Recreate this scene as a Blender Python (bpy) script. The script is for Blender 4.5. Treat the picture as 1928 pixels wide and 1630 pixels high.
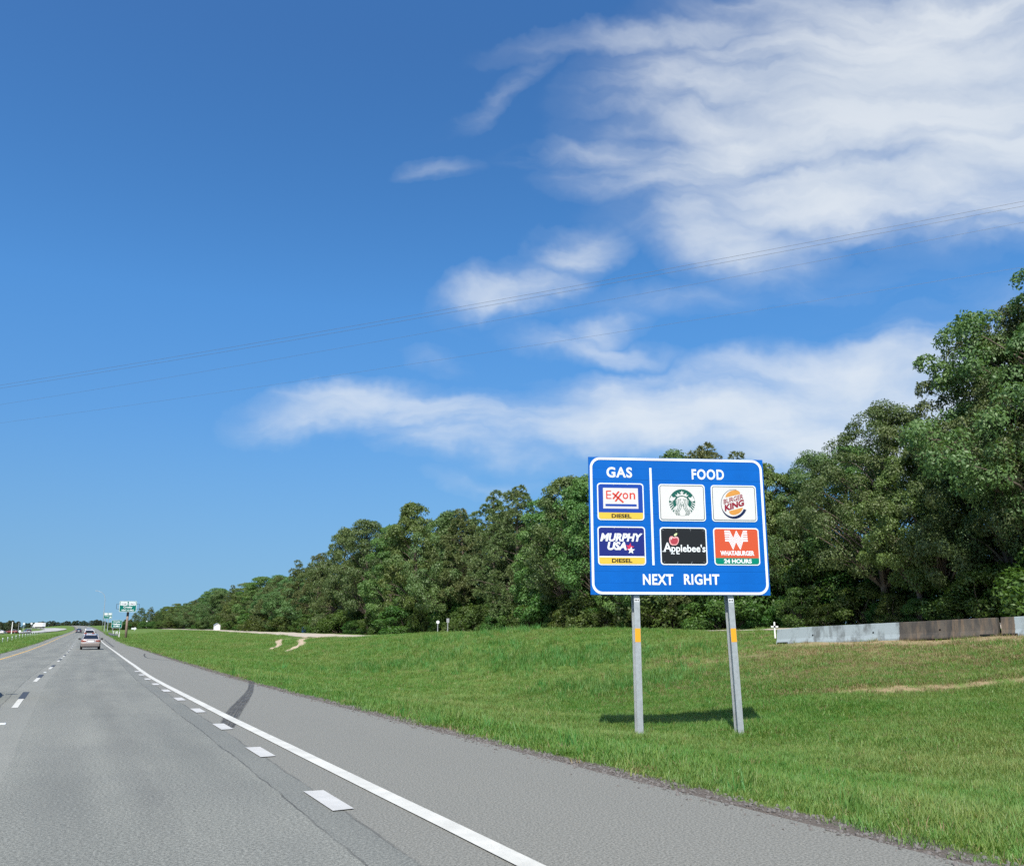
import bpy, bmesh, math, random
import numpy as np
from mathutils import Vector, Matrix, Euler
from mathutils.geometry import tessellate_polygon

scene = bpy.context.scene
for o in list(bpy.data.objects):
    bpy.data.objects.remove(o)
C = scene.collection
RAD = math.radians

# ======================================================= camera, sky, sun, exposure
cam_d = bpy.data.cameras.new('camera'); cam = bpy.data.objects.new('camera', cam_d); C.objects.link(cam)
cam.location = (0, 0, 1.45)
HEAD = 0.451                                   # heading, clockwise from the road's direction
PITCH = math.atan(372/1700)
cam.rotation_euler = (math.pi/2+PITCH, 0, -HEAD)
cam_d.sensor_fit = 'HORIZONTAL'; cam_d.sensor_width = 36; cam_d.lens = 36*1700/1928
cam_d.clip_start = .1; cam_d.clip_end = 12000
scene.camera = cam

SUN_EL, SUN_AZ = RAD(50), RAD(34+180)          # the sun stands behind the camera, to the left
scene.view_settings.view_transform = 'Standard'; scene.view_settings.look = 'None'
scene.view_settings.exposure = 0.62; scene.view_settings.gamma = 1
scene.view_settings.use_curve_mapping = False
scene.cycles.use_denoising = False
sun_d = bpy.data.lights.new('sun', 'SUN'); sun_d.energy = 4.2; sun_d.angle = RAD(.53); sun_d.color = (1, .95, .87)
sun = bpy.data.objects.new('sun', sun_d); C.objects.link(sun)
_sd = Vector((math.sin(SUN_AZ)*math.cos(SUN_EL), math.cos(SUN_AZ)*math.cos(SUN_EL), math.sin(SUN_EL)))
sun.rotation_euler = _sd.to_track_quat('Z', 'Y').to_euler(); sun.location = (0, 0, 60)

class NT:
    """small wrapper to write node trees in one line per node"""
    def __init__(s, tree): s.t = tree; tree.nodes.clear()
    def n(s, typ, inp=None, **kw):
        nd = s.t.nodes.new(typ)
        for k, v in kw.items(): setattr(nd, k, v)
        for k, v in (inp or {}).items():
            sk = nd.inputs[k]
            if isinstance(v, bpy.types.NodeSocket): s.t.links.new(v, sk)
            elif v is not None: sk.default_value = v
        return nd
    def math(s, op, a, b=None, c=None, clamp=False):
        i = {0: a}
        if b is not None: i[1] = b
        if c is not None: i[2] = c
        return s.n('ShaderNodeMath', i, operation=op, use_clamp=clamp).outputs[0]
    def ramp(s, f, stops, interp='LINEAR'):
        nd = s.n('ShaderNodeValToRGB', {0: f}); cr = nd.color_ramp; cr.interpolation = interp
        while len(cr.elements) < len(stops): cr.elements.new(.5)
        for e, (p, c) in zip(cr.elements, stops):
            e.position = p; e.color = (c, c, c, 1) if isinstance(c, (int, float)) else (*c, 1)[:4]
        return nd.outputs[0]
    def mix(s, f, a, b, blend='MIX'):
        nd = s.n('ShaderNodeMix', data_type='RGBA', blend_type=blend)
        for i, v in ((0, f), (6, a), (7, b)):
            if isinstance(v, bpy.types.NodeSocket): s.t.links.new(v, nd.inputs[i])
            else: nd.inputs[i].default_value = v if i == 0 else (*v, 1)[:4]
        return nd.outputs[2]
    def noise(s, vec, scale, detail=4, rough=.55, dist=0, lac=2):
        return s.n('ShaderNodeTexNoise', {'Vector': vec, 'Scale': scale, 'Detail': detail, 'Roughness': rough, 'Distortion': dist, 'Lacunarity': lac}).outputs[0]
    def mapping(s, vec, loc=(0,0,0), rot=(0,0,0), scale=(1,1,1), typ='POINT'):
        return s.n('ShaderNodeMapping', {'Vector': vec, 'Location': loc, 'Rotation': rot, 'Scale': scale}, vector_type=typ).outputs[0]

world = bpy.data.worlds.new('World'); scene.world = world; world.use_nodes = True
w = NT(world.node_tree)
world.cycles.sampling_method = 'MANUAL'; world.cycles.sample_map_resolution = 512
sky = w.n('ShaderNodeTexSky', sky_type='NISHITA', sun_disc=False, sun_elevation=SUN_EL, sun_rotation=SUN_AZ, altitude=0,
          air_density=1.0, dust_density=.9, ozone_density=1.8)
# the haze-free part of the sky model: the view is lifted off its white rim
_d = w.n('ShaderNodeTexCoord').outputs['Generated']
_s = w.n('ShaderNodeSeparateXYZ', {0: _d})
_v = w.n('ShaderNodeCombineXYZ', {0: _s.outputs[0], 1: _s.outputs[1], 2: w.math('ADD', w.math('MULTIPLY', w.math('POWER', w.math('ABSOLUTE', _s.outputs[2]), 2.0), 1.5), w.math('ADD', w.math('MULTIPLY', w.math('ABSOLUTE', _s.outputs[2]), .3), .25))})
w.t.links.new(w.n('ShaderNodeVectorMath', {0: _v.outputs[0]}, operation='NORMALIZE').outputs[0], sky.inputs[0])
skyc = w.n('ShaderNodeHueSaturation', {'Saturation': 1.36, 'Value': 1.42, 'Color': sky.outputs[0]}).outputs[0]
hz = w.ramp(w.math('ABSOLUTE', _s.outputs[2]), [(0, (1.36, .99, .72)), (.22, (1.29, 1.13, 1.06)), (.34, (1.42, 1.25, 1.20)), (.58, (1.42, 1.08, 1.07))])
skyc = w.mix(1.0, skyc, hz, 'MULTIPLY')                 # summer haze low over the horizon
dirv = w.n('ShaderNodeTexCoord').outputs['Generated']
# compass frame of the sky: clouds are laid out by bearing (clockwise from y) and height over the horizon
rot = w.n('ShaderNodeVectorRotate', {'Vector': dirv, 'Angle': .451}, rotation_type='Z_AXIS').outputs[0]
sx = w.n('ShaderNodeSeparateXYZ', {0: rot})
fwd = w.math('MAXIMUM', sx.outputs[1], .05)
qx = w.math('DIVIDE', sx.outputs[0], fwd); qz = w.math('DIVIDE', sx.outputs[2], fwd)
q = w.n('ShaderNodeCombineXYZ', {0: qx, 1: qz, 2: 0.0}).outputs[0]
front = w.math('GREATER_THAN', sx.outputs[1], .05)
# coordinates on the cloud deck, for the grain of the clouds
dz = w.math('ADD', w.math('MAXIMUM', sx.outputs[2], .0), .10)
deck = w.n('ShaderNodeCombineXYZ', {0: w.math('DIVIDE', sx.outputs[0], dz), 1: w.math('DIVIDE', sx.outputs[1], dz), 2: 0.0}).outputs[0]
warp = w.n('ShaderNodeTexNoise', {'Vector': q, 'Scale': 5.0, 'Detail': 5.0, 'Roughness': .6})
wv = w.n('ShaderNodeVectorMath', {0: warp.outputs[1], 1: (.5, .5, .5)}, operation='SUBTRACT').outputs[0]
wv = w.n('ShaderNodeVectorMath', {0: wv, 'Scale': .12}, operation='SCALE').outputs[0]
qw = w.n('ShaderNodeVectorMath', {0: q, 1: wv}, operation='ADD').outputs[0]
#CLOUDS#
CL = [  # centre (right, up), radii, tilt, weight
 (.46,.66,.36,.13,.10,1.0),(.66,.64,.34,.22,.05,1.0),(.36,.585,.30,.055,.16,.9),(.26,.47,.14,.075,-.5,.75),(.46,.535,.34,.070,.14,.95),(.22,.735,.24,.03,.16,.6),
 (.60,.76,.42,.09,.05,.8),(.14,.575,.16,.028,.05,.55),
 (.078,.442,.072,.038,.35,.72),(-.005,.388,.095,.036,.22,.70),(-.09,.551,.05,.02,.12,.52),(-.016,.65,.10,.018,.5,.28),
 (.10,.345,.06,.026,.35,.40),(.09,.322,.11,.022,-.2,.34),(-.088,.300,.045,.018,-.3,.42),
 (.46,.272,.34,.070,.16,.95),(.22,.232,.34,.06,.03,.95),(-.02,.232,.24,.034,-.05,.70),(-.20,.240,.12,.034,.14,.72),(.36,.205,.32,.05,0,.95),(-.05,.200,.17,.026,-.15,.6),
 (-.03,.158,.07,.016,-.1,.42),(.50,.366,.20,.032,.24,.34),(.585,.462,.07,.04,.45,.5),(.30,.395,.26,.026,.10,.30),(.60,.26,.3,.12,0,.8),(.60,.30,.24,.07,.1,.8),(.62,.58,.30,.10,.1,1.0),(.42,.300,.28,.055,.14,.75)]
tot = None
for cx_, cz_, rx_, rz_, tl_, wt_ in CL:
    m = w.mapping(qw, loc=(cx_, cz_, 0), rot=(0, 0, tl_), scale=(rx_*1.22, rz_*1.22, 1), typ='TEXTURE')
    g = w.n('ShaderNodeTexGradient', {0: m}, gradient_type='SPHERICAL').outputs[1]
    g = w.math('MULTIPLY', w.math('SMOOTH_MIN', w.math('MULTIPLY', g, 1.35), 1.0, .5), wt_)
    tot = g if tot is None else w.math('MAXIMUM', tot, g)
tot = w.math('MULTIPLY', tot, front)
wisp = w.noise(w.mapping(qw, rot=(0, 0, -.28), scale=(3.2, 11, 1)), 1.0, 8, .54, .3)
puff = w.noise(deck, 2.2, 7, .55, .2)
fine = w.math('ADD', w.math('MULTIPLY', wisp, .72), w.math('MULTIPLY', puff, .28))
body = w.ramp(tot, [(0, 0), (.30, 1)], 'EASE')
dens = w.math('ADD', w.math('MULTIPLY', tot, .92), w.math('MULTIPLY', w.math('MULTIPLY', w.math('SUBTRACT', fine, .485), 2.1), body))
# away from the view the same broken cloud goes on
rest = w.math('MULTIPLY', w.math('SUBTRACT', 1.0, front), w.math('MULTIPLY', w.math('SUBTRACT', w.noise(deck, .55, 6, .55), .42), 2.2))
dens = w.math('ADD', dens, rest)
cov = w.ramp(dens, [(.08, 0), (.38, .16), (.66, .52), (1.0, .84)], 'B_SPLINE')
up = w.ramp(sx.outputs[2], [(0.0, 0), (.10, 1)])
cov = w.math('MULTIPLY', cov, up)
shade = w.ramp(fine, [(.3, (5.7, 6.2, 6.6)), (.62, (6.7, 7.0, 7.15))])
col = w.mix(cov, skyc, shade)
bg = w.n('ShaderNodeBackground', {'Color': col, 'Strength': .085})
w.t.links.new(bg.outputs[0], w.n('ShaderNodeOutputWorld').inputs[0])

# ======================================================= helpers
def link(o, parent=None):
    C.objects.link(o)
    if parent is not None: o.parent = parent
    return o
def mesh_of(verts, faces, mat=None, smooth=False, uv=None, name='m'):
    me = bpy.data.meshes.new(name); me.from_pydata([tuple(v) for v in verts], [], [tuple(f) for f in faces])
    if mat is not None:
        for m in (mat if isinstance(mat, (list, tuple)) else [mat]): me.materials.append(m)
    if smooth: me.polygons.foreach_set('use_smooth', [True]*len(me.polygons))
    if uv is not None:
        l = me.uv_layers.new(name='UVMap'); idx = np.zeros(len(me.loops), int); me.loops.foreach_get('vertex_index', idx)
        l.data.foreach_set('uv', np.asarray(uv, float)[idx].ravel())
    me.update(); return me
def np_mesh(name, V, F, mat=None, smooth=False):
    """fast mesh from arrays: V (n,3), F (m,3) or (m,4)"""
    me = bpy.data.meshes.new(name); V = np.ascontiguousarray(V, np.float32); F = np.ascontiguousarray(F, np.int32); k = F.shape[1]
    me.vertices.add(len(V)); me.vertices.foreach_set('co', V.ravel())
    me.loops.add(F.size); me.loops.foreach_set('vertex_index', F.ravel())
    me.polygons.add(len(F)); me.polygons.foreach_set('loop_start', np.arange(0, F.size, k, dtype=np.int32)); me.polygons.foreach_set('loop_total', np.full(len(F), k, np.int32))
    if smooth: me.polygons.foreach_set('use_smooth', np.ones(len(F), bool))
    if mat is not None: me.materials.append(mat)
    me.update(calc_edges=True); return me
def ob(name, me, parent=None, loc=(0,0,0), rot=(0,0,0)):
    o = bpy.data.objects.new(name, me); o.location = loc; o.rotation_euler = rot
    return link(o, parent)
def tag(o, label, cat, group=None):
    o['label'] = label; o['category'] = cat
    if group: o['group'] = group
    return o
def struct(o): o['kind'] = 'structure'; return o
def empty(name, loc=(0,0,0), rotz=0.0):
    o = bpy.data.objects.new(name, None); o.location = loc; o.rotation_euler = (0, 0, rotz); o.empty_display_size = .3
    return link(o)
class MB:
    """collects simple solids, builds one mesh object"""
    def __init__(s): s.v = []; s.f = []
    def add(s, V, F):
        n = len(s.v); s.v += [tuple(p) for p in V]; s.f += [tuple(i+n for i in f) for f in F]; return s
    def box(s, x0, x1, y0, y1, z0, z1):
        return s.add([(x0,y0,z0),(x1,y0,z0),(x1,y1,z0),(x0,y1,z0),(x0,y0,z1),(x1,y0,z1),(x1,y1,z1),(x0,y1,z1)],
                     [(3,2,1,0),(4,5,6,7),(0,1,5,4),(1,2,6,5),(2,3,7,6),(3,0,4,7)])
    def tube(s, pts, rad, n=8, cap=True):
        pts = [Vector(p) for p in pts]; rad = rad if isinstance(rad, (list, tuple)) else [rad]*len(pts)
        V = []; F = []
        for i, p in enumerate(pts):
            d = (pts[min(i+1, len(pts)-1)]-pts[max(i-1, 0)]).normalized()
            a = d.orthogonal().normalized() if i == 0 else (a-d*a.dot(d)).normalized(); b = d.cross(a)
            for k in range(n):
                t = 2*math.pi*k/n; V.append(p+(a*math.cos(t)+b*math.sin(t))*rad[i])
        for i in range(len(pts)-1):
            for k in range(n):
                F.append((i*n+k, i*n+(k+1) % n, (i+1)*n+(k+1) % n, (i+1)*n+k))
        if cap: F += [tuple(range(n-1, -1, -1)), tuple(range((len(pts)-1)*n, len(pts)*n))]
        return s.add(V, F)
    def prism(s, poly, y0, y1):
        """polygon in x,z extruded along y"""
        n = len(poly); V = [(x, y0, z) for x, z in poly]+[(x, y1, z) for x, z in poly]
        F = [tuple(range(n)), tuple(range(2*n-1, n-1, -1))]+[((i+1) % n, i, i+n, (i+1) % n+n) for i in range(n)]
        return s.add(V, F)
    def loft(s, rings, cap=True):
        n = len(rings[0]); V = [p for r in rings for p in r]; F = []
        for i in range(len(rings)-1):
            for k in range(n): F.append((i*n+k, i*n+(k+1) % n, (i+1)*n+(k+1) % n, (i+1)*n+k))
        if cap: F += [tuple(range(n-1, -1, -1)), tuple(range((len(rings)-1)*n, len(rings)*n))]
        return s.add(V, F)
    def build(s, name, mat, parent=None, loc=(0,0,0), rot=(0,0,0), smooth=False, bevel=0):
        me = mesh_of(s.v, s.f, mat, smooth); bm = bmesh.new(); bm.from_mesh(me)
        bmesh.ops.recalc_face_normals(bm, faces=bm.faces)
        if bevel: bmesh.ops.bevel(bm, geom=list(bm.edges), offset=bevel, segments=1, affect='EDGES')
        bm.to_mesh(me); bm.free(); return ob(name, me, parent, loc, rot)
def copy_tree(o, parent=None):
    c = o.copy(); C.objects.link(c); c.parent = parent
    for ch in list(o.children): copy_tree(ch, c)
    return c

# ======================================================= materials
def mat(name, col=(.5,.5,.5), rough=.6, metal=0., spec=.5, var=.0, scale=8., bump=0., bscale=40., coat=0.):
    m = bpy.data.materials.new(name); m.use_nodes = True; t = NT(m.node_tree)
    pb = t.n('ShaderNodeBsdfPrincipled', {'Base Color': (*col, 1), 'Roughness': rough, 'Metallic': metal, 'Specular IOR Level': spec, 'Coat Weight': coat})
    oc = t.n('ShaderNodeTexCoord').outputs['Object']
    if var:
        f = t.noise(oc, scale, 5, .6); f = t.ramp(f, [(.25, 1-var), (.75, 1+var)])
        mx = t.mix(1.0, col, (1,1,1), 'MULTIPLY'); nd = mx.node; t.t.links.new(f, nd.inputs[7]); t.t.links.new(mx, pb.inputs['Base Color'])
    if bump:
        b = t.n('ShaderNodeBump', {'Strength': bump, 'Distance': .01, 'Height': t.noise(oc, bscale, 4)}); t.t.links.new(b.outputs[0], pb.inputs['Normal'])
    t.t.links.new(pb.outputs[0], t.n('ShaderNodeOutputMaterial').inputs[0]); m['nt'] = 1
    return m
def mat_nt(name):
    m = bpy.data.materials.new(name); m.use_nodes = True; return m, NT(m.node_tree)

def make_asphalt():
    """worn grey asphalt; u of the uv map is the distance from the white edge line, v the distance along the road"""
    m, t = mat_nt('asphalt')
    uv = t.n('ShaderNodeUVMap', uv_map='UVMap').outputs[0]; s = t.n('ShaderNodeSeparateXYZ', {0: uv}); u, v = s.outputs[0], s.outputs[1]
    wob = t.noise(uv, .35, 3); wob2 = t.noise(t.mapping(uv, scale=(1, .5, 1)), 6, 3)
    uw = t.math('ADD', u, t.math('MULTIPLY', t.math('SUBTRACT', wob, .5), .09)); uw = t.math('ADD', uw, t.math('MULTIPLY', t.math('SUBTRACT', wob2, .5), .05))
    us = t.math('SUBTRACT', uw, t.ramp(t.math('DIVIDE', v, 60.0), [(0, 0), (.10, 0.0), (.18, .13), (.28, .21), (.45, .32), (.67, .42), (1, .45)]))
    speck = t.noise(uv, 90, 2, .7); speck2 = t.noise(uv, 260, 1, .6); blot = t.noise(t.mapping(uv, scale=(1, .12, 1)), .9, 5, .6); blot2 = t.noise(uv, .33, 4)
    base = t.mix(t.ramp(speck, [(.40, 0), (.60, 1)]), (.098,.102,.096), (.245,.250,.236))
    base = t.mix(t.ramp(t.noise(uv, 38, 3, .75), [(.38, .7), (.5, 0), (.62, .7)]), base, t.mix(t.ramp(t.noise(uv, 38, 3, .75), [(.49, 0), (.51, 1)]), (.085,.088,.083), (.30,.305,.29)))
    base = t.mix(t.ramp(speck2, [(.60, 0), (.70, 1)]), base, (.42,.42,.39))
    base = t.mix(t.ramp(speck2, [(.28, 1), (.36, 0)]), base, (.06,.062,.064))
    base = t.mix(.75, base, t.mix(t.ramp(blot, [(.3, 0), (.7, 1)]), (.78,.79,.79), (1.20,1.19,1.17)), 'MULTIPLY')
    base = t.mix(.55, base, t.mix(t.ramp(blot2, [(.3, 0), (.7, 1)]), (.86,.87,.88), (1.1,1.1,1.08)), 'MULTIPLY')
    # older shoulder pavement: coarser, a little browner
    sh = t.ramp(uw, [(.0, 0), (1, 1)]); shm = t.math('GREATER_THAN', us, -.62)
    base = t.mix(t.math('MULTIPLY', shm, .9), base, t.mix(t.ramp(t.noise(uv, 55, 3, .7), [(.38, 0), (.62, 1)]), (.105,.105,.096), (.265,.262,.245)))
    # polished tracks of the wheels
    for c, wd in ((-2.75, .5), (-1.25, .45), (-6.3, .5), (-4.7, .5)):
        d = t.math('ABSOLUTE', t.math('SUBTRACT', uw, c)); k = t.math('MULTIPLY', t.ramp(t.math('DIVIDE', d, wd), [(0, 1), (1, 0)], 'EASE'), .16)
        base = t.mix(k, base, (.10,.104,.106))
    # sealed joints and the edge of the overlay
    brk = t.noise(t.mapping(uv, scale=(1, .35, 1)), 2.2, 4)
    def joint(c, wd, strength, colr):
        d = t.math('ABSOLUTE', t.math('SUBTRACT', us if c > -2 else uw, c)); k = t.math('MULTIPLY', t.math('LESS_THAN', d, wd), t.ramp(brk, [(.38, strength*.25), (.55, strength)]))
        return t.mix(k, base, colr)
    d = t.math('SUBTRACT', us, -.95); k = t.math('MULTIPLY', t.math('MULTIPLY', t.math('GREATER_THAN', d, 0.0), t.math('LESS_THAN', d, .33)), .24)
    base = t.mix(k, base, (.10,.108,.112))
    base = joint(-.95, .010, .6, (.03,.03,.03)); base = joint(-.62, .013, .45, (.04,.04,.04)); base = joint(-3.95, .016, .6, (.05,.05,.05)); base = joint(-7.55, .016, .5, (.05,.05,.05))
    # pale strip between the lanes
    d = t.math('ABSOLUTE', t.math('SUBTRACT', uw, -3.62)); base = t.mix(t.math('MULTIPLY', t.math('LESS_THAN', d, .33), .30), base, (.25,.252,.238))
    base = t.mix(1.0, base, (.97,1.0,.93), 'MULTIPLY')
    h = t.math('ADD', t.math('MULTIPLY', speck, .6), t.math('MULTIPLY', speck2, .4))
    oil = t.noise(t.mapping(uv, scale=(1.6, .18, 1)), 1.3, 5, .65); ol = t.math('ABSOLUTE', t.math('SUBTRACT', uw, -1.9)); base = t.mix(t.math('MULTIPLY', t.ramp(ol, [(0, .30), (.45, 0)]), t.ramp(oil, [(.4, .2), (.65, 1)])), base, (.07,.072,.07))
    stn = t.noise(uv, 1.7, 4, .6); base = t.mix(t.ramp(stn, [(.68, 0), (.76, .35)]), base, (.075,.077,.075))
    b = t.n('ShaderNodeBump', {'Strength': .6, 'Distance': .008, 'Height': h})
    pb = t.n('ShaderNodeBsdfPrincipled', {'Base Color': base, 'Roughness': .82, 'Specular IOR Level': .35, 'Normal': b.outputs[0]})
    t.t.links.new(pb.outputs[0], t.n('ShaderNodeOutputMaterial').inputs[0]); return m
def make_paint(name, col, wear=.35):
    m, t = mat_nt(name); uv = t.n('ShaderNodeTexCoord').outputs['Object']
    n1 = t.noise(uv, 70, 4, .7); n2 = t.noise(uv, 3, 4); grime = t.ramp(n2, [(.3, .78), (.7, 1.0)])
    c = t.mix(1.0, col, grime, 'MULTIPLY')
    scr = t.noise(t.mapping(uv, scale=(.6, 6, 1)), 2.5, 4, .7); c = t.mix(t.ramp(n1, [(.56, 0), (.68, wear*1.3)]), c, (.20,.20,.19)); c = t.mix(t.ramp(scr, [(.64, 0), (.70, wear)]), c, (.24,.24,.22))
    b = t.n('ShaderNodeBump', {'Strength': .3, 'Distance': .004, 'Height': n1})
    pb = t.n('ShaderNodeBsdfPrincipled', {'Base Color': c, 'Roughness': .6, 'Normal': b.outputs[0]})
    t.t.links.new(pb.outputs[0], t.n('ShaderNodeOutputMaterial').inputs[0]); return m
def make_skid():
    """rubber streaks, broken up along the mark"""
    m, t = mat_nt('skid_rubber'); uv = t.n('ShaderNodeUVMap', uv_map='UVMap').outputs[0]
    st = t.noise(t.mapping(uv, scale=(26, .35, 1)), 1.0, 4, .7); gr = t.noise(uv, 40, 3, .7); big = t.noise(t.mapping(uv, scale=(3, 1.2, 1)), 1.0, 3)
    a = t.math('MULTIPLY', t.ramp(st, [(.36, .25), (.56, 1)]), t.ramp(gr, [(.30, .55), (.5, 1)])); a = t.math('MULTIPLY', a, t.ramp(big, [(.3, .55), (.55, .95)]))
    s = t.n('ShaderNodeSeparateXYZ', {0: uv}); ed = t.math('MULTIPLY', t.math('MULTIPLY', s.outputs[0], t.math('SUBTRACT', 1.0, s.outputs[0])), 9.0, clamp=True)
    a = t.math('MULTIPLY', t.math('MULTIPLY', a, ed), .72)
    pb = t.n('ShaderNodeBsdfPrincipled', {'Base Color': (.035,.036,.038,1), 'Roughness': .75, 'Alpha': a})
    t.t.links.new(pb.outputs[0], t.n('ShaderNodeOutputMaterial').inputs[0]); return m
def make_ground():
    m, t = mat_nt('turf_soil'); p = t.n('ShaderNodeNewGeometry').outputs['Position']
    at = t.n('ShaderNodeAttribute', attribute_name='bare').outputs['Fac']; gr = t.n('ShaderNodeAttribute', attribute_name='grit').outputs['Fac']
    n1 = t.noise(p, .09, 5); n2 = t.noise(p, .6, 5, .6); n3 = t.noise(t.mapping(p, scale=(1,1,.3)), 9, 4, .7); n4 = t.noise(p, 60, 3, .7)
    g = t.mix(t.ramp(n1, [(.35, 0), (.65, 1)]), (.078,.142,.026), (.120,.196,.042))
    g = t.mix(t.ramp(n2, [(.40, 0), (.72, .75)]), g, (.125,.175,.042)); g = t.mix(t.ramp(n3, [(.45, 0), (.8, .6)]), g, (.030,.064,.012))
    dry = t.mix(t.ramp(n4, [(.3, 0), (.7, 1)]), (.20,.150,.080), (.36,.28,.165))
    k = t.ramp(t.math('ADD', at, t.math('MULTIPLY', t.math('SUBTRACT', n2, .5), .7)), [(.42, 0), (.75, 1)]); k = t.math('MULTIPLY', k, t.ramp(n3, [(.36, .25), (.5, 1)])); g = t.mix(k, g, dry)
    grit = t.mix(t.ramp(n4, [(.3, 0), (.75, 1)]), (.045,.040,.034), (.19,.17,.145)); g = t.mix(t.ramp(t.math('ADD', gr, t.math('MULTIPLY', t.math('SUBTRACT', n3, .5), .5)), [(.4, 0), (.6, 1)]), g, grit)
    b = t.n('ShaderNodeBump', {'Strength': .7, 'Distance': .05, 'Height': n3})
    pb = t.n('ShaderNodeBsdfPrincipled', {'Base Color': g, 'Roughness': .9, 'Specular IOR Level': .15, 'Normal': b.outputs[0]})
    t.t.links.new(pb.outputs[0], t.n('ShaderNodeOutputMaterial').inputs[0]); return m
def make_leaf(name, a, b, c, trans=.35, objvar=.25, rough=.55, place=.0):
    """leaf tissue: reflects and lets light through; each plant and each leaf a little different"""
    m, t = mat_nt(name)
    oi = t.n('ShaderNodeObjectInfo').outputs['Random']; ri = t.n('ShaderNodeNewGeometry').outputs['Random Per Island']; p = t.n('ShaderNodeNewGeometry').outputs['Position']
    n = t.noise(p, place or .7, 4); col = t.mix(ri, a, b); col = t.mix(t.ramp(n, [(.42, 0), (.70, .75)]), col, c)
    hv = t.n('ShaderNodeHueSaturation', {'Hue': t.math('ADD', .5, t.math('MULTIPLY', t.math('SUBTRACT', oi, .5), .07)), 'Saturation': 1.0, 'Value': t.math('ADD', 1-objvar/2, t.math('MULTIPLY', oi, objvar)), 'Color': col}).outputs[0]
    d = t.n('ShaderNodeBsdfPrincipled', {'Base Color': hv, 'Roughness': rough, 'Specular IOR Level': .5})
    tr = t.n('ShaderNodeBsdfTranslucent', {'Color': t.mix(1.0, hv, (1.25, 1.3, .55), 'MULTIPLY')})
    sh = t.n('ShaderNodeMixShader', {0: trans, 1: d.outputs[0], 2: tr.outputs[0]})
    t.t.links.new(sh.outputs[0], t.n('ShaderNodeOutputMaterial').inputs[0]); return m

M = {}
M['asphalt'] = make_asphalt()
M['white'] = make_paint('white_road_paint', (.60,.61,.54)); M['yellow'] = make_paint('yellow_road_paint', (.66,.42,.10)); M['blackpaint'] = make_paint('black_contrast_paint', (.05,.056,.062), .2)
M['oldpaint'] = make_paint('worn_white_paint', (.54,.55,.51), .5); M['skid'] = make_skid(); M['ground'] = make_ground()
M['pale_road'] = mat('pale_gravel_road', (.40,.36,.29), .9, var=.18, scale=1.2, bump=.4)
M['track'] = mat('dry_earth_track', (.42,.34,.23), .95, var=.25, scale=2.0, bump=.4)
M['concrete_road'] = mat('concrete_road', (.36,.36,.34), .85, var=.12, scale=.4)
M['sblue'] = mat('blue_sheeting', (.001,.100,.41), .6, var=.10, scale=1.4); M['swhite'] = mat('white_sheeting', (.66,.72,.74), .4); M['soff'] = mat('offwhite_print', (.56,.575,.56), .45, var=.03, scale=4)
M['galv'] = mat('galvanised_steel', (.40,.44,.45), .5, .55, var=.18, scale=9); M['amber'] = mat('amber_reflector', (.68,.32,.01), .5)
M['black'] = mat('black_print', (.012,.013,.015), .5); M['lineblack'] = mat('dark_rim_line', (.05,.06,.06), .5)
M['nblue'] = mat('royal_blue_print', (.012,.052,.30), .5); M['navy'] = mat('navy_print', (.014,.024,.16), .45); M['dyellow'] = mat('yellow_print', (.60,.43,.06), .5)
M['red'] = mat('red_print', (.52,.045,.03), .45); M['pink'] = mat('carmine_print', (.50,.04,.09), .45); M['sgreen'] = mat('dark_green_print', (.012,.095,.075), .45)
M['bun'] = mat('bun_orange_print', (.52,.25,.06), .5, var=.12, scale=14); M['maroon'] = mat('maroon_print', (.22,.012,.03), .45); M['inkblue'] = mat('ink_blue_print', (.006,.015,.06), .45)
M['char'] = mat('charcoal_print', (.014,.017,.020), .6); M['orange'] = mat('orange_print', (.50,.080,.035), .5); M['hgreen'] = mat('green_print', (.0,.19,.125), .5)
M['leafpale'] = mat('pale_leaf_print', (.55,.66,.34), .45); M['applered'] = mat('apple_red_print', (.34,.035,.05), .4); M['applelight'] = mat('apple_rim_print', (.75,.36,.36), .4)
M['gsign'] = mat('green_sign_sheeting', (.003,.14,.11), .4); M['corten'] = mat('weathered_steel_pole', (.20,.15,.115), .7, .2, var=.2, scale=2); M['darkpole'] = mat('dark_pole_top', (.03,.033,.04), .6)
M['rail'] = mat('dull_guardrail_steel', (.28,.28,.27), .55, .5, var=.2, scale=3); M['post_white'] = mat('white_plastic_post', (.78,.79,.76), .5)
M['wire'] = mat('dark_aluminium_cable', (.10,.11,.13), .6, .3)
M['bark'] = mat('tree_bark', (.10,.082,.062), .95, var=.35, scale=3, bump=.6, bscale=14)
M['rubber'] = mat('tyre_rubber', (.012,.012,.013), .85); M['rim'] = mat('alloy_rim', (.45,.45,.46), .35, .8)
M['glass'] = mat('tinted_car_glass', (.012,.016,.022), .06, spec=.8); M['trim'] = mat('black_car_trim', (.015,.015,.017), .5)
M['tail'] = mat('red_tail_lamp', (.22,.06,.04), .35, coat=.2); M['plate'] = mat('number_plate_white', (.72,.73,.72), .45)
M['champagne'] = mat('champagne_car_paint', (.43,.39,.355), .3, .3, coat=.8); M['whitecar'] = mat('white_car_paint', (.62,.63,.64), .25, coat=.8)
M['darkcar'] = mat('dark_blue_car_paint', (.02,.028,.05), .25, .2, coat=.8); M['silver'] = mat('silver_car_paint', (.42,.44,.46), .28, .6, coat=.8); M['redcar'] = mat('dark_red_car_paint', (.16,.02,.02), .28, coat=.8)
M['wbox'] = mat('white_trailer_skin', (.76,.77,.76), .5, var=.05, scale=1); M['stone'] = mat('verge_gravel', (.13,.125,.115), .9, var=.5, scale=30)
M['rust'] = mat('rust_brown_leaf', (.20,.085,.05), .8); M['bluething'] = mat('blue_plastic', (.06,.16,.42), .5)
M['champdark'] = mat('dark_taupe_bumper', (.17,.15,.135), .5)  # darker taupe than the champagne body, for the sedan's bumper
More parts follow.
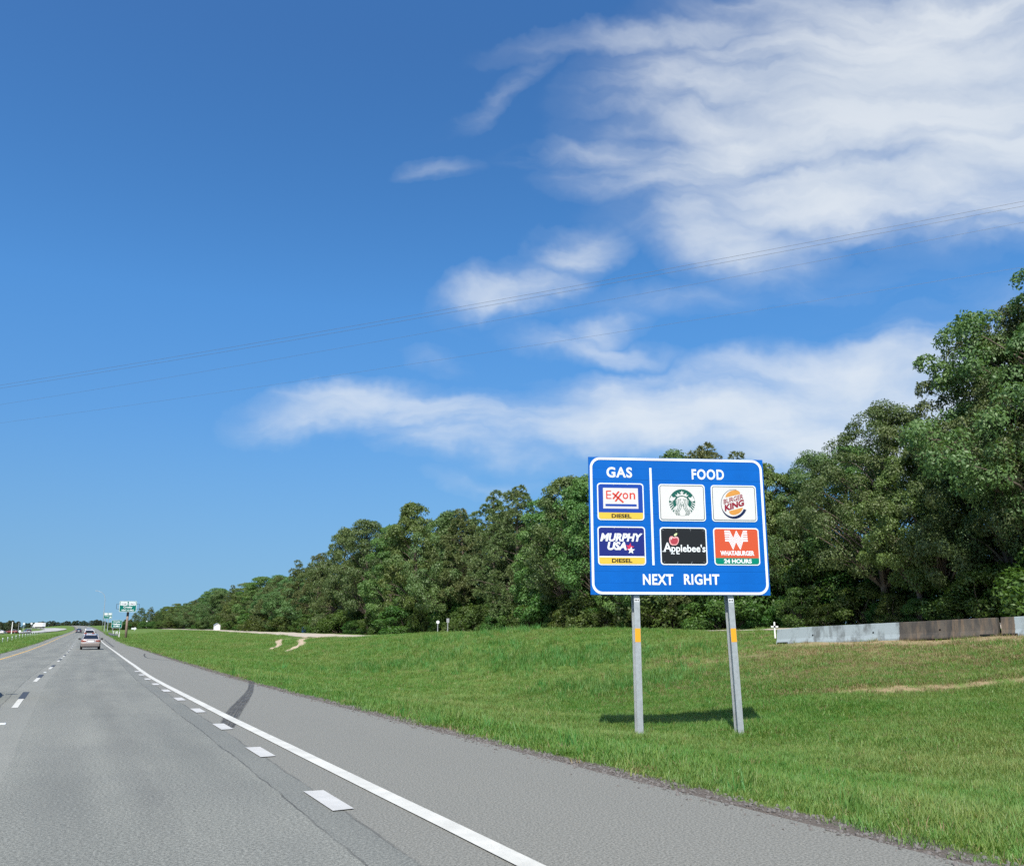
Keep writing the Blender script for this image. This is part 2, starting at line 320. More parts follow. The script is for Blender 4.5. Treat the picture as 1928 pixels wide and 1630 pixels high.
for k_ in ('sblue', 'black', 'nblue', 'navy', 'dyellow', 'red', 'pink', 'sgreen', 'bun', 'maroon', 'inkblue', 'char', 'orange', 'hgreen', 'gsign', 'lineblack'):   # matt weathered sheeting and print
    for nd_ in M[k_].node_tree.nodes:
        if nd_.type == 'BSDF_PRINCIPLED': nd_.inputs['Specular IOR Level'].default_value = .12

# ---- the lie of the land -------------------------------------------------
H0 = 1.45                                  # eye height above the carriageway at the camera
def _spl(xs, ys):
    """natural-looking monotone cubic through the points, as a function"""
    xs = np.array(xs, float); ys = np.array(ys, float)
    d = np.diff(ys) / np.diff(xs)
    m = np.zeros(len(xs)); m[1:-1] = np.where(d[:-1]*d[1:] > 0, 2*d[:-1]*d[1:]/(d[:-1]+d[1:]+1e-12), 0)
    m[0] = d[0]; m[-1] = d[-1]
    def f(x):
        x = np.clip(np.asarray(x, float), xs[0], xs[-1])
        i = np.clip(np.searchsorted(xs, x)-1, 0, len(xs)-2)
        h = xs[i+1]-xs[i]; t = (x-xs[i])/h
        return ((2*t**3-3*t**2+1)*ys[i] + (t**3-2*t**2+t)*h*m[i] + (-2*t**3+3*t**2)*ys[i+1] + (t**3-t**2)*h*m[i+1])
    return f
# x of the white edge line of the carriageway, and the road's height, along y
edge_x = _spl([-400,-100,0,15,32,53,88,137,183,300,400,600,750,900,1000,1150,1300,1600,2200,6000],
              [2.82,2.83,2.84,2.85,2.92,3.36,4.11,5.0,5.85,8.4,10.6,14.0,14.6,11.0,5.0,-9,-30,-90,-250,-1600])
road_z0 = _spl([-400,-50,0,20,40,60,80,100,125,150,175,200,250,300,400,500,600,700,800,900,1000,1100,1300,2000,6000],
               [-1.2,-1.2,-1.448,-1.57,-1.66,-1.728,-1.764,-1.773,-1.744,-1.67,-1.554,-1.40,-1.18,-.95,-.40,.3,1.2,2.3,3.4,4.3,4.8,4.6,3.2,2,2])
road_z = lambda y: road_z0(y) + H0
SH_R, SH_L = 2.55, -8.25                   # pavement edges, measured from the white edge line
_W = np.array([0,.6,1.5,3,7,10,14,20,25,28,31,35,42,60,120,400,3000.])
_YR = np.array([-400,10,40,62,90,130,165,240,320,600,6000.])
_PR = np.array([
 [-.03,-.07,-.15,-.4,-.95,-1.08,-.95,-.4,.35,.9,1.35,1.85,2.25,2.5,2.6,2.8,3],
 [-.03,-.07,-.15,-.4,-.95,-1.08,-.95,-.4,.35,.9,1.35,1.85,2.25,2.5,2.6,2.8,3],
 [-.03,-.07,-.15,-.4,-.9,-1.0,-.7,-.05,.6,.98,1.35,1.68,2.0,2.2,2.4,2.6,3],
 [-.03,-.07,-.12,-.3,-.7,-.7,-.3,.7,1.5,1.78,1.8,1.7,1.7,1.8,2.0,2.2,3],
 [-.03,-.07,-.12,-.25,-.5,-.45,-.1,.6,1.2,1.45,1.5,1.5,1.55,1.6,2.0,2.2,3],
 [-.03,-.07,-.12,-.25,-.45,-.4,-.1,.25,.42,.53,.68,1.0,1.05,1.2,2.0,2.2,3],
 [-.03,-.07,-.12,-.25,-.45,-.4,-.12,.15,.30,.40,.56,.88,.94,1.2,2.0,2.2,3],
 [-.03,-.07,-.12,-.25,-.45,-.4,-.1,.22,.44,.58,.75,.9,.95,1.2,2.0,2.2,3],
 [-.03,-.07,-.12,-.25,-.35,-.25,.1,.5,.75,.85,.95,1.0,1.05,1.3,2.0,2.2,3],
 [-.03,-.07,-.15,-.3,-.4,-.4,-.3,0,.2,.3,.3,.3,.3,.3,.3,.3,1],
 [-.03,-.07,-.2,-.4,-.6,-.8,-1,-1.2,-1.2,-1.2,-1.2,-1.2,-1.2,-1.2,-1,0,1]])
_U = np.array([0,1,3,8,14,20,40,120,400,3000.])
_YL = np.array([-400,150,300,400,550,700,900,6000.])
_PL = np.array([
 [-.03,-.1,-.35,-.8,-.95,-.8,-.3,0,0,0],
 [-.03,-.1,-.35,-.8,-.95,-.8,-.3,0,0,0],
 [-.03,-.1,-.3,-.6,-.75,-.7,-.6,-.6,-.6,0],
 [-.03,-.1,-.3,-.5,-.6,-.6,-.7,-1,-1,0],
 [-.03,-.1,-.3,-.55,-.7,-.75,-1,-1.6,-1.6,0],
 [-.03,-.1,-.3,-.7,-1.0,-1.2,-1.8,-2.8,-3,0],
 [-.03,-.1,-.4,-1,-1.5,-1.9,-3,-4,-4,0],
 [-.03,-.1,-.4,-1,-1.5,-2,-3,-3,-2,0]])
def _bil(X, Y, xs, ys, T):
    X = np.clip(X, xs[0], xs[-1]); Y = np.clip(Y, ys[0], ys[-1])
    i = np.clip(np.searchsorted(xs, X)-1, 0, len(xs)-2); j = np.clip(np.searchsorted(ys, Y)-1, 0, len(ys)-2)
    s = (X-xs[i])/(xs[i+1]-xs[i]); t = (Y-ys[j])/(ys[j+1]-ys[j]); t = t*t*(3-2*t)
    return (T[j,i]*(1-s)+T[j,i+1]*s)*(1-t)+(T[j+1,i]*(1-s)+T[j+1,i+1]*s)*t
def _rel(v, y):
    w = np.maximum(v-SH_R, 0); u = np.maximum(SH_L-v, 0)
    r = 0; k = np.minimum(1.2, np.maximum(w, u)*.25)
    for o, g in ((-1,.25),(0,.5),(1,.25)):
        r = r + g*np.where(v > -2, _bil(np.maximum(w+o*k,0), y, _W, _YR, _PR), _bil(np.maximum(u+o*k,0), y, _U, _YL, _PL))
    return r
def ground_z(x, y):
    x = np.asarray(x, float); y = np.asarray(y, float)
    v = x-edge_x(y); w = np.maximum(np.maximum(v-SH_R, SH_L-v), 0)
    b = np.clip(w/6, 0, 1)*np.clip((60-w)/20, 0, 1)
    n = (.055*np.sin(x*.43+.6*np.sin(y*.31))*np.sin(y*.37+1.3)+.035*np.sin(x*1.13+y*.71)+.03*np.sin(y*1.4-x*.55+2))
    inside = (v < SH_R) & (v > SH_L)
    return road_z(y) + np.where(inside, -.12, _rel(v, y)) + n*b

# ======================================================= ground and roads
def grid_axis(parts):
    a = [parts[0][0]]
    for (s, e, st) in parts:
        n = max(1, int(round((e-s)/st))); a += list(np.linspace(s, e, n+1)[1:])
    return np.array(a)
gy = grid_axis([(-380,-40,40),(-40,0,4),(0,60,.9),(60,140,2),(140,300,5),(300,1200,20),(1200,6000,400)])
gv = np.concatenate([grid_axis([(-2600,-400,200),(-400,-120,40),(-120,-30,6),(-30,SH_L,.9)]), [SH_L+.25, SH_L+1.5, -4, 0, SH_R-1.5, SH_R-.12],
                     grid_axis([(SH_R,SH_R+2,.3),(SH_R+2,46,.85),(46,80,4),(80,400,40),(400,2600,200)])])
VV, YY = np.meshgrid(gv, gy); XX = VV+edge_x(YY); ZZ = ground_z(XX, YY)
nv = len(gv); I = (np.arange(len(gy)-1)[:,None]*nv+np.arange(nv-1)[None,:]).ravel()
me = np_mesh('ground', np.stack([XX.ravel(), YY.ravel(), ZZ.ravel()], 1), np.stack([I, I+1, I+nv+1, I+nv], 1), M['ground'], True)
# where the turf is thin, and where grit has collected beside the pavement
def blob(x, y, cx, cy, rx, ry, a=0.):
    dx, dy = x-cx, y-cy; c, s = math.cos(a), math.sin(a); return np.exp(-(((dx*c+dy*s)/rx)**2+((-dx*s+dy*c)/ry)**2))
def bare_f(x, y):
    w_ = x-edge_x(y)-SH_R
    b = .95*blob(x, y, 25.2, 22.0, 2.6, .55, -.75)+.55*blob(x, y, 27.8, 19.6, 2.2, .5, -.7)
    b = b+.75*blob(x, y, 34.6, 30.8, 7.5, .9, -1.28)+.47*blob(x, y, 28, 27, 11, 5.5, -.6)+.45*blob(x, y, 30, 34, 6, 2, -.9)
    return np.clip(b+.25*np.clip((w_-20)/10, 0, 1)*(y < 45), 0, 1)
def grit_f(x, y):
    v = x-edge_x(y); w_ = v-SH_R; u_ = SH_L-v; n = .12*np.sin(y*1.9)+.10*np.sin(y*4.3+1)+.08*np.sin(y*9.1)
    return np.clip(np.where(v > -2, 1.2-(w_+n)/.9, 1.0-(u_+n)/1.0), 0, 1)
for nm, arr in (('bare', bare_f(XX, YY)), ('grit', grit_f(XX, YY))):
    at = me.attributes.new(nm, 'FLOAT', 'POINT'); at.data.foreach_set('value', arr.astype(np.float32).ravel())
struct(ob('ground', me))
def mesh_z(x, y):
    """height of the built ground sheet"""
    x = np.asarray(x, float); y = np.asarray(y, float); return _lin(x-edge_x(y), y)
def _lin(v, y):
    v = np.clip(v, gv[0], gv[-1]); y = np.clip(y, gy[0], gy[-1]); i = np.clip(np.searchsorted(gv, v)-1, 0, len(gv)-2); j = np.clip(np.searchsorted(gy, y)-1, 0, len(gy)-2)
    s = (v-gv[i])/(gv[i+1]-gv[i]); t = (y-gy[j])/(gy[j+1]-gy[j])
    return (ZZ[j,i]*(1-s)+ZZ[j,i+1]*s)*(1-t)+(ZZ[j+1,i]*(1-s)+ZZ[j+1,i+1]*s)*t

def strip(name, v0, v1, y0, y1, dz, m, parent=None, step=None, wave=0.0, seed=0, zf=None, cx=None, thick=False):
    """a band of pavement or paint between two offsets from the white edge line"""
    ys = gy[(gy > y0) & (gy < y1)] if step is None else np.arange(y0+step, y1-1e-6, step)
    ys = np.concatenate([[y0], ys, [y1]]); rs = np.random.RandomState(seed)
    cols = np.linspace(v0, v1, 3 if v1-v0 > 1 else 2); V = []; U = []
    for k, y in enumerate(ys):
        e = float((cx or edge_x)(y)); z = float((zf or road_z)(y))
        for j, c in enumerate(cols):
            jit = wave*(rs.rand()-.5) if j in (0, len(cols)-1) else 0
            V.append((e+c+jit, y, z+dz)); U.append((c, y))
    n = len(cols); F = [(k*n+j, k*n+j+1, (k+1)*n+j+1, (k+1)*n+j) for k in range(len(ys)-1) for j in range(n-1)]
    return ob(name, mesh_of(V, F, m, False, U), parent)
road = struct(strip('road', SH_L, SH_R, -60, 1500, 0, M['asphalt'], wave=.05))
# crisp long lines
strip('edge_line', -.085, .085, -20, 900, .010, M['white'], road, step=1.5, wave=.012, seed=3)
strip('median_line', -7.13, -6.99, -20, 900, .006, M['yellow'], road, step=2.0, wave=.01, seed=4)
_dash = mesh_of([(-.06,0,0),(.06,0,0),(.06,3.05,0),(-.06,3.05,0)], [(0,1,2,3)], M['white']); _blk = mesh_of([(-.075,3.06,0),(.075,3.06,0),(.075,6.1,0),(-.075,6.1,0)], [(0,1,2,3)], M['blackpaint'])
_rpm = MB().box(-.05,.05,-.05,.05,0,.018); _rpm_m = None
def lie(o, y, v, dz=.006):
    """set a flat piece on the carriageway, following its slope and bend"""
    x0, x1 = float(edge_x(y)), float(edge_x(y+2)); z0, z1 = float(road_z(y)), float(road_z(y+2))
    o.location = (x0+v, y, z0+dz); o.rotation_euler = (math.atan2(z1-z0, 2), 0, -math.atan2(x1-x0, 2)); return o
y = 10.1
k = 0
while y < 330:
    lie(ob('lane_dash', _dash, road), y, -3.66, .006); lie(ob('contrast_patch', _blk, road), y, -3.66, .006)
    if k % 2 == 0 and y < 120:
        lie(MB().box(-.05,.05,-.05,.05,0,.02).build('pavement_marker', M['swhite'], road), y+8.2, -3.66, .002)
    y += 12.19; k += 1
_dot = mesh_of([(-.095,0,0),(.095,.02,0),(.10,1.08,0),(-.09,1.1,0)], [(0,1,2,3)], M['oldpaint'])
for k, (yy, vv) in enumerate([(4.2,-.70),(8.0,-.56),(11.85,-.44),(15.55,-.36),(19.2,-.30),(22.9,-.27),(26.6,-.24),(30.3,-.22),(34.0,-.21),(37.7,-.20),(41.4,-.19)]):
    o = lie(ob('dotted_mark', _dot, road), yy, vv, .010)
# skid mark sweeping off the lane, over the edge line and the shoulder
sk = _spl([15.2,16.1,19.1,22.5,26.2,29.5,31.6],[2.36,2.56,3.16,3.92,4.72,5.35,5.72]); V = []; U = []
ys = np.arange(15.9, 31.7, .3)
for yy in ys:
    hw = .125+.035*math.sin((yy-15)*.35)
    for j, s_ in enumerate((-1, 1)):
        V.append((float(sk(yy))+s_*hw*1.0, yy-s_*hw*.25, float(road_z(yy))+.004)); U.append((j, yy))
ob('skid_mark', mesh_of(V, [(2*i, 2*i+1, 2*i+3, 2*i+2) for i in range(len(ys)-1)], M['skid'], False, U), road)
sk2 = _spl([112,140,178],[5.0,5.6,6.4]); ys = np.arange(112, 178, 2.); V = []; U = []
for yy in ys:
    for j in (0, 1): V.append((float(sk2(yy))+.22*j, yy, float(road_z(yy))+.010)); U.append((j, yy))
ob('skid_mark', mesh_of(V, [(2*i, 2*i+1, 2*i+3, 2*i+2) for i in range(len(ys)-1)], M['skid'], False, U), road)
sk3 = _spl([57,60,65.5,72,79],[6.25,5.45,5.0,5.3,5.86]); ys = np.arange(57, 79, .7); V = []; U = []
for yy in ys:
    for j in (0, 1): V.append((float(sk3(yy))+.12*j, yy, float(road_z(yy))+.010)); U.append((j, yy))
ob('skid_mark', mesh_of(V, [(2*i, 2*i+1, 2*i+3, 2*i+2) for i in range(len(ys)-1)], M['skid'], False, U), road)

def draped(name, pts, half, m, dz=.05, n=40, cross=3, parent=None):
    """a strip of given half width laid over the land along a curve"""
    pts = np.array(pts, float); d = np.concatenate([[0], np.cumsum(np.hypot(*np.diff(pts, axis=0).T))])
    fx, fy = _spl(d, pts[:,0]), _spl(d, pts[:,1]); s = np.linspace(0, d[-1], n); V = []; F = []
    for i, t_ in enumerate(s):
        p = np.array([fx(t_), fy(t_)]); q_ = np.array([fx(t_+.5)-fx(t_-.5), fy(t_+.5)-fy(t_-.5)]); q_ /= np.hypot(*q_)+1e-9; nr = np.array([q_[1], -q_[0]])
        hw = half if np.isscalar(half) else np.interp(t_/d[-1], [0, 1], half)
        for c in np.linspace(-1, 1, cross):
            a = p+nr*c*hw; V.append((a[0], a[1], float(mesh_z(a[0], a[1]))+dz))
    for i in range(n-1):
        for j in range(cross-1): F.append((i*cross+j, i*cross+j+1, (i+1)*cross+j+1, (i+1)*cross+j))
    me = mesh_of(V, F, m, True)
    return ob(name, me, parent)
FV = lambda y_: float(np.interp(y_, [20, 50, 140], [40.6, 39.8, 36.2]))
FY = [-40,0,30,60,100,140,165,200,260,320,400,500,620]
struct(draped('frontage_road', [(float(edge_x(y_))+FV(y_), y_) for y_ in FY], 3.2, M['pale_road'], .05, 160, 5))
struct(draped('dirt_track', [(40.5,155.5),(38.3,153),(34.5,146.5),(29,126),(24.6,106),(21.6,96.5),(18.6,88)], (.75,.28), M['track'], .05, 60))
struct(draped('dirt_track', [(40.0,165),(36.2,158),(30.9,147),(26.3,127),(22.4,108),(19.6,99)], (.7,.2), M['track'], .05, 60))
struct(draped('opposing_road', [(-17.5,395),(-13,430),(-7.0,510),(-4.5,590),(-8,680),(-19,770),(-36,860),(-70,960)], 5.6, M['concrete_road'], .25, 80, 5))

# ======================================================= the blue services sign
def text_mesh(s, m, box, weight=0.0, shear=0.0, rot=0.0, fit_h=None, space=1.0, thick=.0012):
    """flat cut-out lettering in the x,z plane, fitted to box (x0,z0,x1,z1)"""
    cu = bpy.data.curves.new('lettering', 'FONT'); cu.body = s; cu.size = 1; cu.offset = weight; cu.shear = shear; cu.space_character = space; cu.resolution_u = 4
    o = bpy.data.objects.new('lettering', cu); me = bpy.data.meshes.new_from_object(o); bpy.data.objects.remove(o); bpy.data.curves.remove(cu)
    co = np.zeros(len(me.vertices)*3, np.float32); me.vertices.foreach_get('co', co); co = co.reshape(-1, 3)
    lo, hi = co.min(0), co.max(0); x0, z0, x1, z1 = box
    X = (co[:,0]-lo[0])/(hi[0]-lo[0])*(x1-x0); Z = (co[:,1]-lo[1])/(hi[1]-lo[1])*(z1-z0)
    if rot:
        X, Z = X, Z+X*math.tan(rot)
    co = np.stack([X+x0, np.zeros_like(X), Z+z0], 1).astype(np.float32)
    me.vertices.foreach_set('co', co.ravel()); me.materials.clear(); me.materials.append(m); me.update(); return me
def poly_mesh(polys, m):
    """flat polygons (lists of (x,z)) in the x,z plane"""
    V = []; F = []
    for p in polys:
        n = len(V); V += [(x, 0, z) for x, z in p]; F += [tuple(n+i for i in t_) for t_ in tessellate_polygon([[Vector((x, z, 0)) for x, z in p]])]
    return mesh_of(V, F, m)
def rrect(x0, z0, x1, z1, r, n=7):
    P = []
    for cx_, cz_, a0 in ((x1-r, z1-r, 0), (x0+r, z1-r, 90), (x0+r, z0+r, 180), (x1-r, z0+r, 270)):
        for k in range(n+1):
            a = RAD(a0+90*k/n); P.append((cx_+r*math.cos(a), cz_+r*math.sin(a)))
    return P
def ring_mesh(outer, inner, m):
    n = len(outer); V = [(x, 0, z) for x, z in outer]+[(x, 0, z) for x, z in inner]
    return mesh_of(V, [(i, (i+1) % n, n+(i+1) % n, n+i) for i in range(n)], m)
def ribbon(pts, wd, closed=False):
    """quads along a polyline, width wd (number or list)"""
    Q = []; n = len(pts); wd = wd if isinstance(wd, (list, tuple)) else [wd]*n; L = []; R_ = []
    for i in range(n):
        a = Vector(pts[max(i-1, 0)]); b = Vector(pts[min(i+1, n-1)]); d = (b-a).normalized(); nn = Vector((-d.y, d.x))*wd[i]/2; p = Vector(pts[i]); L.append(p+nn); R_.append(p-nn)
    return [[tuple(L[i]), tuple(L[i+1]), tuple(R_[i+1]), tuple(R_[i])] for i in range(n-1)]
def star(cx_, cz_, r, a0=90, k=.40):
    return [(cx_+(r if i % 2 == 0 else r*k)*math.cos(RAD(a0+36*i)), cz_+(r if i % 2 == 0 else r*k)*math.sin(RAD(a0+36*i))) for i in range(10)]
def ell(cx_, cz_, rx, rz, a0=0, a1=360, n=40, tilt=0):
    P = []
    for i in range(n+(0 if a1-a0 >= 360 else 1)):
        a = RAD(a0+(a1-a0)*i/n); x, z = rx*math.cos(a), rz*math.sin(a); c, s = math.cos(tilt), math.sin(tilt); P.append((cx_+x*c-z*s, cz_+x*s+z*c))
    return P

SW, SH = 4.72, 3.57
sx_, sy_ = 14.20, 19.345; sz_ = float(mesh_z(sx_, sy_))
sign = tag(empty('services_sign', (sx_, sy_, sz_), -HEAD+.095), 'large blue highway services sign on two grey steel posts in the grass', 'road sign')
PB = 2.345-sz_                                        # underside of the panel above the sign's foot
def front(name, me, layer, parent=None, off=(0, 0)):  # lay a flat piece on the face of the sign
    return ob(name, me, parent or sign, (off[0], -.055-.0025*layer, PB+off[1]))
# extruded aluminium planks, one above the other
npl = 12; ph = SH/npl
plank = MB().prism([(-SW/2,.004),(-SW/2+.002,0),(SW/2-.002,0),(SW/2,.004),(SW/2,ph-.006),(SW/2-.002,ph-.002),(-SW/2+.002,ph-.002),(-SW/2,ph-.006)], -.055, -.015)
pm = None
for k in range(npl):
    if pm is None: p_ = plank.build('panel_plank', M['sblue'], sign, (0, 0, PB)); pm = p_.data
    else: p_ = ob('panel_plank', pm, sign, (0, 0, PB+k*ph))
    p_.location.y = .0015*math.sin(k*2.3); p_.rotation_euler.x = .0022*math.sin(k*1.7+1)
o0 = rrect(-SW/2+.035, .012, SW/2-.035, SH-.012, .27, 9); i0 = rrect(-SW/2+.098, .075, SW/2-.098, SH-.075, .215, 9)
front('border', ring_mesh(o0, i0, M['swhite']), 3)
def U2(x, y):
    """measured position on the face (photo-zoom units of the panel) to metres on the panel"""
    v = (y-97)/1257; a = 97+98*v; b = 1730+70*v; return ((x-a)/(b-a)-.5)*SW, (1-v)*SH
def face_text(s, x0, y0, x1, y1, wgt=.03, **k):
    a = U2(x0, y1); b = U2(x1, y0); xx = (a[0]+U2(x0, y0)[0])/2, (b[0]+U2(x1, y1)[0])/2
    front('lettering', text_mesh(s, M['swhite'], (xx[0], a[1], xx[1], b[1]), wgt, **k), 3)
face_text('GAS', 272, 190, 508, 288, space=1.12); face_text('FOOD', 1062, 197, 1365, 295, space=1.12)
face_text('NEXT', 648, 1168, 920, 1265, space=1.1); face_text('RIGHT', 1015, 1165, 1335, 1262, space=1.1)
dx = (U2(676,193)[0]+U2(737,1088)[0])/2
front('divider', poly_mesh([[(dx-.029, U2(737,1088)[1]), (dx+.029, U2(737,1088)[1]), (dx+.029, U2(676,193)[1]), (dx-.029, U2(676,193)[1])]], M['swhite']), 3)

_bm = []
def _bolt_mesh():
    if not _bm: _bm.append(poly_mesh([ell(0, 0, .009, .009, n=8)], M['galv']))
    return _bm[0]
class Logo:
    """one bolted-on panel; a,b are fractions of its width and height, b downward"""
    def __init__(s, tl, br, bg, label, rim=None):
        x0, z1 = U2(*tl); x1, z0 = U2(*br); s.w, s.h = x1-x0, z1-z0
        s.o = ob('logo_panel', MB().prism(rrect(0, 0, s.w, s.h, .085), -.004, 0).build('x', M['swhite']).data, sign, (x0, -.0625, PB+z0)); bpy.data.objects.remove(bpy.data.objects['x'])
        s.o['label'] = label; s.n = 0
        r = .030; s.put('backing', poly_mesh([rrect(r, r, s.w-r, s.h-r, .062)], bg), 1)
        s.bolts()
        if rim: s.put('rim_line', ring_mesh(rrect(r, r, s.w-r, s.h-r, .062), rrect(r+.016, r+.016, s.w-r-.016, s.h-r-.016, .05), rim), 2)
    def bolts(s):
        for a in (.05, .35, .65, .95):
            for b in (.045, .955): s.put('bolt', _bolt_mesh(), 3).location += Vector((a*s.w, 0, (1-b)*s.h))
    def P(s, a, b): return (a*s.w, (1-b)*s.h)
    def put(s, name, me, layer): return ob(name, me, s.o, (0, -.0055-.0022*layer, 0))
    def poly(s, name, polys, m, layer): return s.put(name, poly_mesh([[s.P(*p) for p in q_] for q_ in polys], m), layer)
    def rect(s, name, a0, b0, a1, b1, m, layer): return s.poly(name, [[(a0,b0),(a1,b0),(a1,b1),(a0,b1)]], m, layer)
    def text(s, t_, a0, b0, a1, b1, m, layer=3, **k):
        x0, z1 = s.P(a0, b0); x1, z0 = s.P(a1, b1); return s.put('lettering', text_mesh(t_, m, (x0, z0, x1, z1), **k), layer)
    def band(s, b0, m, layer=2):
        r = .030; z = (1-b0)*s.h; P = [p for p in rrect(r, r, s.w-r, s.h-r, .062) if p[1] < z]; P = [p for p in rrect(r, r, s.w-r, s.h-r, .062)]
        low = [p for p in P if p[1] < s.h/2]; q_ = [(r, z)]+low+[(s.w-r, z)]
        return s.put('band', poly_mesh([q_], m), layer)

# fuel panel with a long double-x word over a blue bar
g = Logo((190,340), (640,683), M['nblue'], 'blue and white fuel panel with red lettering and a yellow band')
g.rect('field', .125, .134, .878, .688, M['soff'], 2); g.rect('bar', .172, .567, .842, .628, M['nblue'], 3)
g.text('E', .190, .208, .303, .433, M['red'], weight=.0)
lx = lambda x, y: ((x-(145+60*(y-85)/1155))/1462, (y-85)/1155)
g.poly('lettering', ribbon([lx(645,398), lx(990,690)], .040)+ribbon([lx(665,582), lx(840,345)], .036)+ribbon([lx(740,660), lx(930,395)], .036), M['red'], 4)
g.text('o', .545, .26, .665, .433, M['red'], weight=.01); g.text('n', .695, .26, .815, .433, M['red'], weight=.01)
g.band(.795, M['dyellow']); g.text('DIESEL', .297, .832, .722, .94, M['black'], weight=.035)
# fuel panel, navy with slanted white words and two stars
g = Logo((217,740), (672,1090), M['navy'], 'navy fuel panel with slanted white lettering, two stars and a yellow band')
g.text('MURPHY', .05, .178, .944, .392, M['swhite'], weight=.045, shear=.25); g.text('USA', .20, .400, .602, .614, M['swhite'], weight=.045, shear=.22)
ls = lambda x, y: ((x-(245+60*(y-130)/1180))/1470, (y-130)/1180)
def starp(G, x, y, r, a0, k=.42):
    return [ls(x+(r if i % 2 == 0 else r*k)*math.cos(RAD(a0+36*i)), y-(r if i % 2 == 0 else r*k)*math.sin(RAD(a0+36*i))) for i in range(10)]
g.poly('star', [starp(g, 1255, 765, 140, 80)], M['pink'], 3); g.poly('star', [starp(g, 1300, 862, 122, 88)], M['swhite'], 4)
g.rect('rule', .03, .768, .97, .80, M['swhite'], 2); g.band(.80, M['dyellow']); g.text('DIESEL', .287, .832, .712, .936, M['black'], weight=.032)
# white panel with the round green emblem
g = Logo((753,342), (1205,685), M['soff'], 'white panel with a round dark green emblem', M['lineblack'])
cxm, czm = g.P(.500, .496); RR = .350
E_ = lambda pts: [(cxm+RR*x, czm+RR*y) for x, y in pts]
g.put('emblem_disc', poly_mesh([ell(cxm, czm, RR, RR, n=56)], M['sgreen']), 2)
wh = [E_(star(0, .72, .19, 90, .42))]
wh.append(E_([(-.36,.42),(-.52,.60),(-.34,.54),(-.36,.72),(-.17,.60),(0,.66),(.17,.60),(.36,.72),(.34,.54),(.52,.60),(.36,.42),(.18,.50),(0,.52),(-.18,.50)]))
wh.append(E_([(-.12,.44),(.12,.44),(.34,.34),(.48,.17),(.46,-.05),(.42,-.18),(.60,-.42),(.66,-.55),(.50,-.62),(.62,-.78),(.42,-.905),(.2,-.978),(0,-.998),(-.2,-.978),(-.42,-.905),(-.62,-.78),(-.50,-.62),(-.66,-.55),(-.60,-.42),(-.42,-.18),(-.46,-.05),(-.48,.17),(-.34,.34)]))
for s_ in (-1, 1):
    wh.append(E_([(s_*x, y_) for x, y_ in [(.985,.16),(.80,.52),(.70,.37),(.46,.40),(.62,.16),(.80,.06)]]))
    for k in range(7):
        a = 2-11*k; r1 = 1.0; r0 = .70-.004*k; t_ = 3.2; wh.append(E_([(s_*r1*math.cos(RAD(a-6)), r1*math.sin(RAD(a-6))), (s_*r1*math.cos(RAD(a-6-t_*1.6)), r1*math.sin(RAD(a-6-t_*1.6))), (s_*r0*math.cos(RAD(a+2-t_)), r0*math.sin(RAD(a+2-t_))), (s_*r0*math.cos(RAD(a+2)), r0*math.sin(RAD(a+2)))]))
g.put('emblem_figure', poly_mesh(wh, M['soff']), 3)
gl = []
for s_ in (-1, 1):
    for j, x0 in enumerate((.13, .25, .37)):
        pts = []
        for k in range(15):
            y_ = .26-1.22*k/14; wv_ = .075*math.sin(k/14*9.2+.3)*(0.4+k/14)
            pts.append((cxm+RR*s_*(x0+.10*max(0, k/14-.25)+wv_), czm+RR*y_))
        gl += ribbon(pts, .013)
    gl += ribbon([(cxm+RR*s_*.06, czm+RR*.22), (cxm+RR*s_*.20, czm+RR*.22)], .012)
    gl.append(E_([(s_*.13,-.20),(s_*.03,-.26),(s_*.03,-.30),(s_*.14,-.26)]))
gl += ribbon([(cxm-RR*.06, czm+RR*.0), (cxm+RR*.06, czm+RR*.0)], .014); gl.append(E_([(-.13,-.10),(0,-.16),(.13,-.10),(.10,-.16),(0,-.21),(-.10,-.16)]))
g.put('emblem_lines', poly_mesh(gl, M['sgreen']), 4)
# white panel with a tilted bun emblem
g = Logo((1240,345), (1682,685), M['soff'], 'white panel with a tilted bun emblem and maroon lettering', M['lineblack'])
lb = lambda x, y: ((x-(130+75*(y-110)/1245))/1555, (y-110)/1245)
arc = [lb(930+430*math.cos(RAD(a)), 735-482*math.sin(RAD(a))) for a in range(78, 338, 6)]
wd = [.010+.062*min(1, max(0, (i-20)/14))*(1 if i < 38 else .85) for i in range(len(arc))]
g.poly('swoosh', ribbon(arc, wd), M['inkblue'], 2)
dome = [(lb(900+(255)*math.cos(RAD(a))-.24*0, 470-.24*255*math.cos(RAD(a))*1.0-190*math.sin(RAD(a)))) for a in range(0, 181, 12)]
g.poly('bun', [dome], M['bun'], 2)
bowl = [(lb(1010+(235)*math.cos(RAD(a)), 930-.28*235*math.cos(RAD(a))+185*math.sin(RAD(a)))) for a in range(0, 181, 12)]
g.poly('bun', [bowl], M['bun'], 2)
def slant(t_, x0, y0, x1, hh, ang, wgt):
    a0, b0 = lb(x0, y0); a1, _ = lb(x1, y0); p0 = g.P(a0, b0); p1 = g.P(a1, b0); h_ = hh/1245*g.h
    g.put('lettering', text_mesh(t_, M['maroon'], (p0[0], p0[1], p1[0], p0[1]+h_), wgt, rot=ang), 3)
slant('BURGER', 590, 765, 1275, 165, RAD(16), .018); slant('KING', 632, 1010, 1305, 225, RAD(17), .05)
